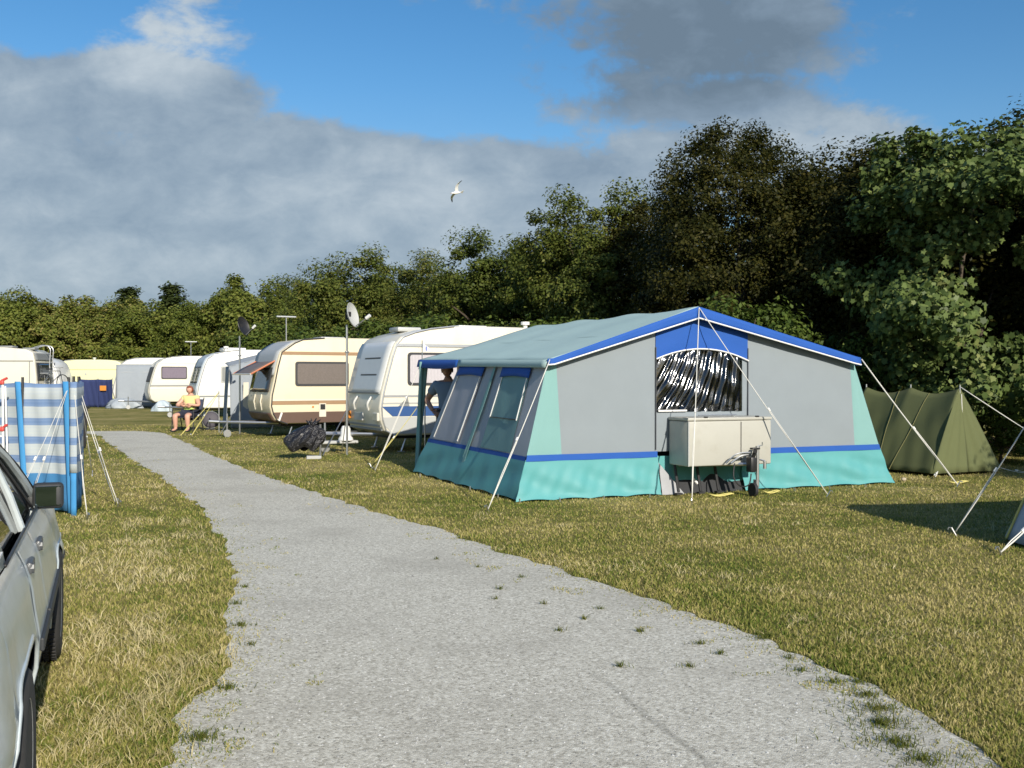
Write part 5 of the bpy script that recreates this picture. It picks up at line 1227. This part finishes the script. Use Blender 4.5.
# doors: skins standing 5 mm proud with shut lines between them
def skin(name, x0, x1, sg, m=m_paint, off=.006, f0=.06, f1=.985, lab=None):
    bm = BM(); xs = np.linspace(x0, x1, 16)
    def fn(a, b):
        x = x0 + (x1 - x0) * a; f = f0 + (f1 - f0) * b
        ex = x if True else x
        y, z = sidey(ex, f); e = 1 if 0 < a < 1 and 0 < b < 1 else 0
        return (x, sg * (y + (off if e else .0015)), z)
    grid(bm, fn, 26, 14); return obj(name, bm, m, car, True)
m_handle = plain('door_handle', (.10, .105, .11), .4, .3)
for sg in (-1, 1):
    for x0, x1, hx in ((.49, 1.00, .60), (1.015, 2.0, 1.15)):
        d_ = skin('door', x0, x1, sg)
        y, z = sidey(hx, .90); bm = BM(); box(bm, (hx, sg * (y + .014), .845), (.16, .022, .045), None, .009); tube(bm, [(hx - .06, sg * (y + .012), .845), (hx - .06, sg * (y + .03), .845)], .02, 8); obj('handle', bm, m_handle, d_, True)
        bm = BM(); box(bm, ((x0 + x1) / 2, sg * (sidey((x0 + x1) / 2, .5)[0] + .012), .565), (x1 - x0 - .02, .016, .05), None, .006); obj('rub_strip', bm, m_rubm, d_)
    for wx in (0, WB):                                           # rolled arch lips
        LP = [(.464 * math.copysign(abs(math.cos(math.pi * k / 28)) ** .5, math.cos(math.pi * k / 28)), .27 + .394 * abs(math.sin(math.pi * k / 28)) ** .5) for k in range(29)]
        bm = BM(); tube(bm, [(wx + lx_, sg * (sidey(wx + lx_ * .999, 0)[0] - .002), lz_) for lx_, lz_ in LP], .009, 6); obj('arch_lip', bm, m_paint, car, 'all')
    bm = BM(); grid(bm, lambda a, b: (.40 + 1.75 * a, sg * (.752 + .015 * math.sin(b * 3.1)), .19 + .12 * b), 12, 4, .01); obj('sill', bm, m_paint, car, 'all')
# greenhouse: roof skin, pillars, glass
RXF, RXB, RZ_, RW = 1.18, .18, 1.36, .545
def railz(x): return 1.335 - .02 * ((x - .7) / .6) ** 2
bm = BM(); grid(bm, lambda a, b: (RXB - .12 + (RXF - RXB + .24) * a, -RW - .02 + (2 * RW + .04) * b, 1.33 + .055 * (1 - (2 * b - 1) ** 2) - .05 * (2 * a - 1) ** 4), 14, 12, .02); obj('roof', bm, m_paint, car, 'all')
def bpt(x, sg): y, z = sidey(x, 1.0); return Vector((x, sg * (y - .012), z))
def rpt(x, sg): return Vector((x, sg * (RW + .02), railz(x)))
def bar(name, p, q, w, d_, m):
    bm = BM(); tube(bm, [p, p.lerp(q, .33) + Vector((0, math.copysign(.012, p.y), .008)), p.lerp(q, .67) + Vector((0, math.copysign(.014, p.y), .01)), q], [w, w, w * .9, w * .85], 8); return obj(name, bm, m, car, True)
for sg in (-1, 1):
    A0, A1 = bpt(1.98, sg), rpt(1.22, sg); B0, B1 = bpt(1.0, sg), rpt(.92, sg); C0, C1 = bpt(-.42, sg), rpt(.12, sg); D0, D1 = bpt(.14, sg), rpt(.36, sg)
    bar('windscreen_pillar', A0, A1, .022, 0, m_paint); bar('middle_pillar', B0, B1, .017, 0, m_paint)
    bm = BM(); tube(bm, [C1 + Vector((-.02, 0, 0)), rpt(.5, sg), rpt(.9, sg), A1], .019, 8); obj('roof_rail', bm, m_paint, car, 'all')
    bm = BM(); tube(bm, [Vector((a, 0, .018)) + bpt(a, sg) - Vector((a, 0, 0)) + Vector((0, 0, 0)) if False else bpt(a, sg) + Vector((0, sg * .012, .006)) for a in np.linspace(.1, 1.98, 14)], .007, 6); obj('window_seal', bm, m_black, car, 'all')
    bm = BM(); tube(bm, [A0 + Vector((.0, sg * .026, .01)), A0.lerp(A1, .5) + Vector((0, sg * .03, .02)), A1 + Vector((0, sg * .022, .005)), rpt(.9, sg) + Vector((0, sg * .024, 0)), rpt(.4, sg) + Vector((0, sg * .024, 0))], .006, 6); obj('drip_rail', bm, m_black, car, 'all')
    bm = BM()                                                   # rear quarter panel
    grid(bm, lambda a, b: C0.lerp(D0, a).lerp(C1.lerp(D1, a), b) + Vector((0, sg * .016 * math.sin(b * 3.14), 0)), 4, 8, .012 * sg); q_ = obj('quarter_panel', bm, m_paint, car, 'all')
    bm = BM()
    for k in range(5): box(bm, D0.lerp(D1, .12 + .05 * k) + Vector((-.14, sg * .022, 0)), (.16, .008, .008))
    obj('vent_louvre', bm, m_piping, q_)
    for nm, (P0, P1), (Q0, Q1) in (('rear_door_window', (D0, D1), (B0, B1)), ('front_door_window', (B0, B1), (A0, A1))):
        bm = BM(); grid(bm, lambda a, b: P0.lerp(Q0, a).lerp(P1.lerp(Q1, a), b) + Vector((0, sg * (.010 * math.sin(b * 3.14) - .012), 0)), 8, 8); obj(nm, bm, m_cglass, car, 'all')
    s0, s1 = B0.lerp(A0, .80), B1.lerp(A1, .86)
    bm = BM(); tube(bm, [B0.lerp(A0, .76), B1.lerp(A1, .70)], .007, 6); obj('window_divider', bm, m_black, car)
A0r, A1r, A0l, A1l = bpt(1.98, -1), rpt(1.22, -1), bpt(1.98, 1), rpt(1.22, 1)
bm = BM(); grid(bm, lambda a, b: A0r.lerp(A0l, a).lerp(A1r.lerp(A1l, a), b) + Vector((.07 * math.sin(a * 3.14159), 0, .02 * math.sin(a * 3.14) * (1 - b))), 12, 8); obj('windscreen', bm, m_cglass, car, 'all')
C0r, C1r, C0l, C1l = bpt(-.42, -1), rpt(.12, -1), bpt(-.42, 1), rpt(.12, 1)
bm = BM(); grid(bm, lambda a, b: C0r.lerp(C0l, a).lerp(C1r.lerp(C1l, a), b) + Vector((-.05 * math.sin(a * 3.14159), 0, .03 * math.sin(a * 3.14) * (1 - b))), 12, 8); obj('rear_window', bm, m_cglass, car, 'all')
# seats, dash, steering wheel
def seat(name, x, y, w, h):
    bm = BM(); box(bm, (x + .05, y, .52), (.50, w, .16), None, .05, 3); box(bm, (x - .24, y, .80), (.14, w, h), (0, R(-14), 0), .05, 3); s_ = obj(name, bm, plain('seat_cloth', (.09, .10, .105), .95, var=.2), car, True)
    if w < 1:
        bm = BM(); box(bm, (x - .33, y, .80 + h / 2 + .11), (.08, .26, .17), (0, R(-12), 0), .03, 3); obj('headrest', bm, m_inter, s_, True)
seat('front_seat', 1.15, -.36, .48, .58); seat('front_seat', 1.15, .36, .48, .58); seat('rear_seat', .22, 0, 1.22, .55)
bm = BM(); box(bm, (1.82, 0, .82), (.32, 1.40, .2), None, .06, 3); obj('dashboard', bm, m_inter, car, True)
M = Matrix.Translation((1.52, -.36, .86)) @ Matrix.Rotation(R(-65), 4, 'Y'); bm = BM(); tube(bm, [M @ Vector((.18 * math.cos(k / 24 * 6.2832), .18 * math.sin(k / 24 * 6.2832), 0)) for k in range(25)], .014, 6, False); tube(bm, [M @ Vector((0, 0, 0)), M @ Vector((0, 0, .25))], .03, 8); tube(bm, [M @ Vector((-.17, 0, 0)), M @ Vector((.17, 0, 0))], .014, 6); obj('steering_wheel', bm, m_black, car, True)
# door mirrors
for sg in (-1, 1):
    y0 = sg * .76
    bm = BM(); box(bm, (1.85, y0 + sg * .035, .975), (.075, .14, .125), None, .022, 3); box(bm, (1.88, y0 - sg * .03, .945), (.05, .07, .06), None, .01); mi = obj('door_mirror', bm, m_rubm, car, True)
    bm = BM(); box(bm, (1.811, y0 + sg * .036, .975), (.006, .115, .098), (0, 0, R(-7 * sg)), .002); 
    mg, t, out = newmat('mirror_glass'); pri(t, out, Metallic=1.0, Roughness=.03); t.put(out.inputs[0].links[0].from_node.inputs['Base Color'], (.12, .17, .18)); obj('mirror_glass', bm, mg, mi)
# bumpers, lamps
bm = BM()
def bump_path(x0, sgx): return [(x0 - sgx * .50, -.755, .47), (x0 - sgx * .16, -.735, .47), (x0, -.58, .47), (x0 + sgx * .03, 0, .47), (x0, .58, .47), (x0 - sgx * .16, .735, .47), (x0 - sgx * .50, .755, .47)]
for x0, sgx in ((-1.10, -1), (3.48, 1)):
    bm = BM(); pth = smoothpath(bump_path(x0, sgx), 5)
    rows = []
    for i, p_ in enumerate(pth):
        d_ = (pth[min(i + 1, len(pth) - 1)] - pth[max(0, i - 1)]).normalized(); n_ = d_.cross(Vector((0, 0, 1))) * (1 if sgx > 0 else -1)
        if n_.dot(Vector((p_.x - 1.2, p_.y, 0))) < 0: n_ = -n_
        rows.append([bm.verts.new(p_ + n_ * o_ + Vector((0, 0, z_))) for o_, z_ in ((-.02, -.15), (.05, -.13), (.065, -.03), (.065, .06), (.045, .11), (-.02, .12))])
    for a, b in zip(rows, rows[1:]):
        for k in range(5): bm.faces.new((a[k], b[k], b[k + 1], a[k + 1]))
    bu = obj('bumper', bm, m_paint, car, 'all')
    bm = BM(); tube(bm, [p_ + (Vector((p_.x - 1.2, p_.y * 2.2, 0)).normalized() * .062) + Vector((0, 0, .01)) for p_ in pth], .032, 6); obj('rubber_strip', bm, m_rubm, bu, 'all')
for sg in (-1, 1):
    bm = BM(); box(bm, (-1.06, sg * .60, .76), (.06, .36, .17), None, .02); obj('tail_light', bm, m_red, car, True)
    bm = BM(); box(bm, (3.42, sg * .56, .72), (.08, .36, .15), None, .02); obj('headlight', bm, plain('lamp_glass', (.7, .72, .74), .1, coat=.8), car, True)
bm = BM(); box(bm, (3.44, 0, .72), (.05, .72, .13), None, .01); obj('grille', bm, m_black, car)
# wheels
for wx in (0, WB):
    for sg in (-1, 1):
        M = Matrix.Translation((wx, sg * .738, WR)) @ Matrix.Rotation(R(90), 4, 'X')
        bm = BM(); hw = .092
        lathe(bm, [(.19, -hw * .9), (.25, -hw), (.285, -hw * .94), (.305, -hw * .72), (WR, -hw * .4), (WR, 0), (WR, hw * .4), (.305, hw * .72), (.285, hw * .94), (.25, hw), (.19, hw * .9)], 40, M)
        for k in range(64):                                      # tread blocks
            an = k / 64 * 6.2832
            for j, yy in enumerate((-.055, -.02, .02, .055)): box(bm, M @ Vector((WR * math.cos(an + j * .03), WR * math.sin(an + j * .03), yy)), (.020, .028, .012), (0, -an - j * .03 + 0, 0))
        w_ = obj('wheel', bm, m_tyre, car, True)
        bm = BM(); lathe(bm, [(.001, .03), (.06, .035), (.09, .02), (.15, .035), (.185, .075), (.198, .085), (.20, .07), (.20, -.07), (.001, -.06)] if sg < 0 else [(.001, .06), (.20, .07), (.20, -.07), (.198, -.085), (.185, -.075), (.15, -.035), (.09, -.02), (.06, -.035), (.001, -.03)], 30, M); obj('rim', bm, m_alu, w_, True)
# ================================================================== PEOPLE, CHAIR, GULL
m_skin = plain('skin', (0.58, 0.32, 0.23), .55, var=.06); m_skin2 = plain('tanned_skin', (0.36, 0.20, 0.14), .55, var=.06)
def skinned(V, E, Rr, root=0, lv=2):
    """one continuous surface grown round a skeleton; returns an evaluated bmesh"""
    me = bpy.data.meshes.new('tmp'); me.from_pydata([tuple(v) for v in V], E, [])
    o = bpy.data.objects.new('tmp', me); COL.objects.link(o)
    m = o.modifiers.new('s', 'SKIN'); m.use_smooth_shade = True
    for i, r in enumerate(Rr):
        sv_ = me.skin_vertices[0].data[i]; sv_.radius = (r, r) if not isinstance(r, tuple) else r; sv_.use_root = (i == root)
    sub = o.modifiers.new('d', 'SUBSURF'); sub.levels = lv; sub.render_levels = lv
    dg = bpy.context.evaluated_depsgraph_get(); dg.update()
    bm = BM(); bm.from_mesh(bpy.data.meshes.new_from_object(o.evaluated_get(dg)))
    bpy.data.objects.remove(o); return bm
def chain(J, names_r, edges, root):
    idx = {n: i for i, n in enumerate(names_r)}
    return skinned([J[n] for n in names_r], [(idx[a], idx[b]) for a, b in edges], [names_r[n] for n in names_r], idx[root])
def head_shape(bm, c, h, face, up=(0, 0, 1)):
    """skull with brow, nose, lips, chin and ears, added to the body mesh; face = direction looked at"""
    f = Vector(face).normalized(); r = f.cross(Vector(up)).normalized(); u = r.cross(f)
    M = Matrix((r, f, u)).transposed().to_4x4(); M.translation = c
    vs = bmesh.ops.create_uvsphere(bm, u_segments=24, v_segments=18, radius=1.0)['verts']
    for v in vs:
        x, y, z = v.co
        jaw = 1 - .30 * max(0, -z) ** 1.3
        p = Vector((x * .335 * h * jaw, y * .40 * h * (1 - .10 * max(0, -z)), z * .50 * h))
        if y > .3:
            nz = math.exp(-(x / .13) ** 2) * (math.exp(-((z + .08) / .14) ** 2)); p.y += .085 * h * nz
            p.y -= .028 * h * (math.exp(-((abs(x) - .33) / .14) ** 2) * math.exp(-((z - .10) / .10) ** 2))
            p.y += .02 * h * math.exp(-(x / .28) ** 2) * math.exp(-((z + .42) / .07) ** 2)
            p.y += .03 * h * math.exp(-(x / .22) ** 2) * math.exp(-((z + .78) / .12) ** 2)
        v.co = M @ p
    for s_ in (-1, 1): ell(bm, M @ Vector((s_ * .335 * h, -.02 * h, .0)), (.03 * h, .06 * h, .10 * h), M.to_3x3().to_4x4(), 10, 8)
    return M
def eyes(M, h, parent, m):
    bm = BM()
    for s_ in (-1, 1): ell(bm, M @ Vector((s_ * .125 * h, .345 * h, .05 * h)), (.045 * h, .022 * h, .022 * h), M.to_3x3().to_4x4(), 10, 8)
    obj('eyes', bm, m, parent, 'all')
    bm = BM(); ell(bm, M @ Vector((0, .375 * h, -.21 * h)), (.085 * h, .018 * h, .022 * h), M.to_3x3().to_4x4(), 10, 6); obj('mouth', bm, plain('lips', (.34, .12, .10), .5), parent, 'all')
def hand(bm, wrist, dirv, side_v, size=.175, curl=.6):
    """palm with four bent fingers and a thumb"""
    d = Vector(dirv).normalized(); s_ = (Vector(side_v) - d * Vector(side_v).dot(d)).normalized(); n_ = d.cross(s_)
    V = [Vector(wrist), Vector(wrist) + d * size * .28, Vector(wrist) + d * size * .5]; Rr = [.026, (.034, .020), (.038, .018)]; E = [(0, 1), (1, 2)]
    hb = skinned(V, E, Rr, 0, 1)
    for k in range(4):
        b = Vector(wrist) + d * size * .42 + s_ * (.030 - .020 * k); L = size * (.42, .50, .47, .36)[k]
        pts = [b]; dd = d.copy()
        for j in range(3):
            dd = (Matrix.Rotation(curl * (.5 + .3 * j), 4, s_).to_3x3() @ dd); pts.append(pts[-1] + dd * L * (.45, .32, .24)[j])
        tube(hb, smoothpath(pts, 3), .0085, 7)
    tb = Vector(wrist) + d * size * .2 + s_ * .028; tube(hb, smoothpath([tb, tb + (d * .6 + s_ * .7).normalized() * .04, tb + (d * .9 + s_ * .5).normalized() * .075], 3), .010, 7)
    tmp = bpy.data.meshes.new('h'); hb.to_mesh(tmp); hb.free(); bm.from_mesh(tmp)

# ---- camp chair and the person sitting in it (faces -y in local space)
SP = (-9.48, 29.9); SA = R(-8)
m_chf = plain('camp_chair_cloth', (.04, .05, .09), .85, var=.2); m_chm = plain('camp_chair_tube', (.03, .03, .035), .4)
ch = thing('camp_chair', 'dark folding camp chair under the seated person on the grass', 'chair', (*SP, 0), SA)
bm = BM(); grid(bm, lambda a, b: (-.25 + .5 * a, -.26 + .50 * b, .44 - .03 * math.sin(a * 3.14) * math.sin(b * 3.14)), 8, 8, .01); obj('seat', bm, m_chf, ch, 'all')
bm = BM(); grid(bm, lambda a, b: (-.25 + .5 * a, .22 + .20 * b + .02 * math.sin(a * 3.14), .50 + .46 * b), 8, 8, .01); obj('backrest', bm, m_chf, ch, 'all')
for sx_ in (-1, 1):
    bm = BM(); tube(bm, [(sx_ * .28, -.30, 0), (sx_ * .28, -.27, .64)], .015, 8); obj('leg', bm, m_chm, ch)
    bm = BM(); tube(bm, [(sx_ * .28, .34, 0), (sx_ * .28, .20, .44), (sx_ * .26, .44, 1.0)], .015, 8); obj('leg', bm, m_chm, ch)
    bm = BM(); box(bm, (sx_ * .29, -.02, .65), (.05, .50, .025), None, .01); obj('armrest', bm, m_chm, ch)
    bm = BM(); tube(bm, [(sx_ * .28, -.29, .08), (sx_ * .28, .30, .08)], .012, 6); tube(bm, [(sx_ * .28, -.28, .43), (sx_ * .28, .22, .44)], .012, 6); obj('side_bar', bm, m_chm, ch)
bm = BM(); tube(bm, [(-.28, -.28, .42), (.28, -.28, .42)], .012, 6); tube(bm, [(-.28, .25, .10), (.28, .25, .10)], .012, 6); obj('cross_bar', bm, m_chm, ch)
pe = thing('person', 'person with red hair in a yellow top and dark shorts sitting with folded arms', 'person', (*SP, 0), SA)
J = dict(pel=(0, .12, .53), sp1=(0, .16, .68), sp2=(0, .19, .84), ch=(0, .21, .98), nk=(0, .20, 1.10), hd=(0, .17, 1.20))
for n, s_ in (('l', 1), ('r', -1)):
    J.update({'hip' + n: (s_ * .10, .08, .51), 'kn' + n: (s_ * .15, -.36, .50), 'sh_' + n: (s_ * .155, .19, 1.02), 'el' + n: (s_ * .27, .03, .77), 'wr' + n: (s_ * -.02 + s_ * .04, -.09, .80 + .03 * s_),
              'an' + n: (s_ * .15, -.32, .09), 'he' + n: (s_ * .15, -.30, .05), 'to' + n: (s_ * .17, -.47, .035), 'cf' + n: (s_ * .15, -.345, .34)})
r_ = dict(pel=.155, sp1=.155, sp2=.15, ch=.135, nk=.058, hd=.06)
for n in 'lr': r_.update({'hip' + n: .105, 'kn' + n: .068, 'cf' + n: .062, 'an' + n: .040, 'to' + n: .032, 'sh_' + n: .070, 'el' + n: .052, 'wr' + n: .034})
E_ = [('pel', 'sp1'), ('sp1', 'sp2'), ('sp2', 'ch'), ('ch', 'nk'), ('nk', 'hd')]
for n in 'lr': E_ += [('pel', 'hip' + n), ('hip' + n, 'kn' + n), ('kn' + n, 'cf' + n), ('cf' + n, 'an' + n), ('an' + n, 'to' + n), ('ch', 'sh_' + n), ('sh_' + n, 'el' + n), ('el' + n, 'wr' + n)]
pe.scale = (1.25, 1.12, .96); ch.scale = (1.15, 1.05, .96)
bm = chain(J, r_, E_, 'pel')
Mh = head_shape(bm, Vector((0, .135, 1.255)), .225, (-.12, -1, -.06))
hand(bm, J['wrl'], (-1, -.15, -.1), (0, -.3, 1)); hand(bm, J['wrr'], (1, -.15, -.1), (0, -.3, 1))
bd = obj('body', bm, m_skin, pe, 'all'); eyes(Mh, .225, bd, m_black)
tops = dict(pel=.172, sp1=.172, sp2=.168, ch=.152, nk2=.085, shl=.088, shr=.088, ull=.074, ulr=.074)
J['nk2'] = (0, .20, 1.05)
for n, s_ in (('l', 1), ('r', -1)): J['sh' + n] = J['sh_' + n]; J['ul' + n] = tuple(Vector(J['sh_' + n]).lerp(Vector(J['el' + n]), .38))
bm = chain(J, tops, [('pel', 'sp1'), ('sp1', 'sp2'), ('sp2', 'ch'), ('ch', 'nk2'), ('ch', 'shl'), ('ch', 'shr'), ('shl', 'ull'), ('shr', 'ulr')], 'pel'); 
m_top, t, out = newmat('yellow_lime_top'); co = t.node('ShaderNodeTexCoord').outputs['Object']; s3 = t.node('ShaderNodeSeparateXYZ'); t.l.new(co, s3.inputs[0])
p = pri(t, out, Roughness=.9); t.put(p.inputs['Base Color'], t.mix(t.ss(s3.outputs[2], .66, .74), (.42, .62, .12), (.66, .60, .26)))
obj('shirt', bm, m_top, pe, 'all')
sh_ = dict(pel=.172, hipl=.125, hipr=.125, kl=.095, kr=.095)
for n in 'lr': J['k' + n] = tuple(Vector(J['hip' + n]).lerp(Vector(J['kn' + n]), .85))
bm = chain(J, sh_, [('pel', 'hipl'), ('pel', 'hipr'), ('hipl', 'kl'), ('hipr', 'kr')], 'pel'); obj('shorts', bm, plain('navy_shorts', (.022, .025, .045), .9, var=.2), pe, 'all')
def hair(M, h, m, parent, long=0.0):
    bm = BM()
    def fn(a, b):
        an = a * 6.28318; x, y = math.sin(an), math.cos(an)
        low = -.05 + (.55 if y > .35 else -.25 - long) * 1.0 if y > .2 else -.42 - long
        th = b * (math.pi / 2 - math.asin(max(-.95, min(.95, low))))
        z = math.cos(th); s_ = math.sin(th); k = 1.10 + .03 * math.sin(an * 9) * s_
        return M @ Vector((x * s_ * .345 * h * k, y * s_ * .41 * h * k - .01 * h, z * .515 * h * 1.04 + .005))
    grid(bm, fn, 40, 14); bmesh.ops.remove_doubles(bm, verts=bm.verts, dist=.0005); return obj('hair', bm, m, parent, 'all')
hair(Mh, .225, plain('red_hair', (.23, .065, .03), .6, var=.3, scale=60), pe, .45)
for n in 'lr':
    bm = BM(); a = Vector(J['an' + n]); b = Vector(J['to' + n]); box(bm, (a + b) / 2 - Vector((0, 0, .035)), (.085, .25, .03), None, .012); obj('sandal', bm, m_inter, pe)

# ---- person standing in the porch (local -y looks out of the porch)
PP = TW(0.60, 4.35); PA = R(-14)
pm = thing('person', 'person in a blue grey shirt standing in the open porch of the big tent', 'person', (PP.x, PP.y, 0), PA)
K = dict(pel=(0, .02, .92), sp1=(0, .02, 1.05), sp2=(0, .015, 1.20), ch=(0, .02, 1.34), nk=(0, .0, 1.47), hd=(0, -.03, 1.55))
for n, s_ in (('l', 1), ('r', -1)):
    K.update({'hip' + n: (s_ * .095, .02, .89), 'kn' + n: (s_ * .11, -.02, .50), 'an' + n: (s_ * .12, .03, .09), 'to' + n: (s_ * .15, -.13, .04), 'sh_' + n: (s_ * .185, .02, 1.39), 'el' + n: (s_ * .35, .06, 1.14), 'wr' + n: (s_ * .20, -.10, .97)})
q_ = dict(pel=.145, sp1=.14, sp2=.145, ch=.14, nk=.06, hd=.062)
for n in 'lr': q_.update({'hip' + n: .10, 'kn' + n: .065, 'an' + n: .042, 'to' + n: .035, 'sh_' + n: .072, 'el' + n: .048, 'wr' + n: .033})
E2 = [('pel', 'sp1'), ('sp1', 'sp2'), ('sp2', 'ch'), ('ch', 'nk'), ('nk', 'hd')]
for n in 'lr': E2 += [('pel', 'hip' + n), ('hip' + n, 'kn' + n), ('kn' + n, 'an' + n), ('an' + n, 'to' + n), ('ch', 'sh_' + n), ('sh_' + n, 'el' + n), ('el' + n, 'wr' + n)]
pm.scale = (1.14, 1.1, 1.03)
bm = chain(K, q_, E2, 'pel'); Mh2 = head_shape(bm, Vector((0, -.055, 1.63)), .235, (.1, -1, -.28))
hand(bm, K['wrl'], (-.5, -.6, -.35), (-.3, 0, 1)); hand(bm, K['wrr'], (.5, -.6, -.35), (.3, 0, 1))
b2 = obj('body', bm, m_skin2, pm, 'all'); eyes(Mh2, .235, b2, m_black)
t2 = dict(pel=.162, sp1=.158, sp2=.162, ch=.158, nk2=.088, sl=.092, sr=.092, ul=.080, ur=.080)
K['nk2'] = (0, .01, 1.43)
for n, s_ in (('l', 1), ('r', -1)): K['s' + n] = K['sh_' + n]; K['u' + n] = tuple(Vector(K['sh_' + n]).lerp(Vector(K['el' + n]), .62))
bm = chain(K, t2, [('pel', 'sp1'), ('sp1', 'sp2'), ('sp2', 'ch'), ('ch', 'nk2'), ('ch', 'sl'), ('ch', 'sr'), ('sl', 'ul'), ('sr', 'ur')], 'pel'); obj('shirt', bm, plain('blue_grey_shirt', (.17, .23, .30), .9, var=.12, scale=8), pm, 'all')
t3 = dict(pel=.150, hipl=.112, hipr=.112, knl=.082, knr=.082, anl2=.066, anr2=.066)
for n in 'lr': K['an' + n + '2'] = tuple(Vector(K['an' + n]) + Vector((0, 0, .03)))
bm = chain(K, t3, [('pel', 'hipl'), ('pel', 'hipr'), ('hipl', 'knl'), ('hipr', 'knr'), ('knl', 'anl2'), ('knr', 'anr2')], 'pel'); obj('trousers', bm, plain('brown_trousers', (.13, .105, .085), .9, var=.15), pm, 'all')
bm = BM(); box(bm, (0, .02, .985), (.31, .28, .045), None, .02); obj('belt', bm, m_black, pm)
hair(Mh2, .235, plain('dark_hair', (.02, .016, .014), .6, var=.3, scale=60), pm)
for n in 'lr':
    bm = BM(); a = Vector(K['an' + n]); b = Vector(K['to' + n]); ell(bm, (a + b) / 2 - Vector((0, 0, .015)), (.052, .145, .055), None, 14, 8); obj('shoe', bm, m_black, pm, 'all')

# ---- gull gliding above the trees
gY = 46.0
gl0 = Vector(((456 - 512) / F * gY, gY, CAM_H + (HOR - 193) / F * gY))
gu = thing('gull', 'white gull with black wing tips gliding below the clouds', 'gull', gl0, 0)
gu.rotation_euler = (R(14), R(-38), R(-62))
m_gull = plain('gull_white', (.80, .80, .79), .8, var=.05); m_gw = plain('gull_grey_wing', (.42, .44, .46), .8)
bm = BM(); tube(bm, smoothpath([(0, -.26, 0), (0, -.20, 0.005), (0, -.10, 0), (0, .05, 0), (0, .18, .005), (0, .30, .01)], 4), [.006] * 2 + [.022, .034, .042, .045, .044, .046, .055, .062, .066, .068, .066, .062, .055, .046, .036, .026, .018, .012, .008], 10); obj('body', bm, m_gull, gu, 'all')
bm = BM(); tube(bm, [(0, -.26, 0), (0, -.31, -.008)], [.010, .003], 6); obj('beak', bm, m_amber, gu)
bm = BM(); grid(bm, lambda a, b: ((a - .5) * (.05 + .16 * b), .24 + .16 * b, .01), 6, 4, .006); obj('tail', bm, m_gull, gu)
for s_ in (-1, 1):
    W_ = lambda a, b, s_=s_: (s_ * (.04 + .62 * a), -.06 - .05 * math.sin(a * 3.14) + .16 * a * a + (.19 * (1 - a) ** .6 + .01) * b, .02 + .10 * math.sin(a * 2.6) + .012 * math.sin(b * 3.14))
    bm = BM(); grid(bm, lambda a, b: W_(a * .80, b), 14, 5, .008); wg = obj('wing', bm, m_gull, gu, 'all')
    bm = BM(); grid(bm, lambda a, b: W_(.80 + .20 * a, b), 6, 5, .008); obj('wing_tip', bm, m_black, wg, 'all')
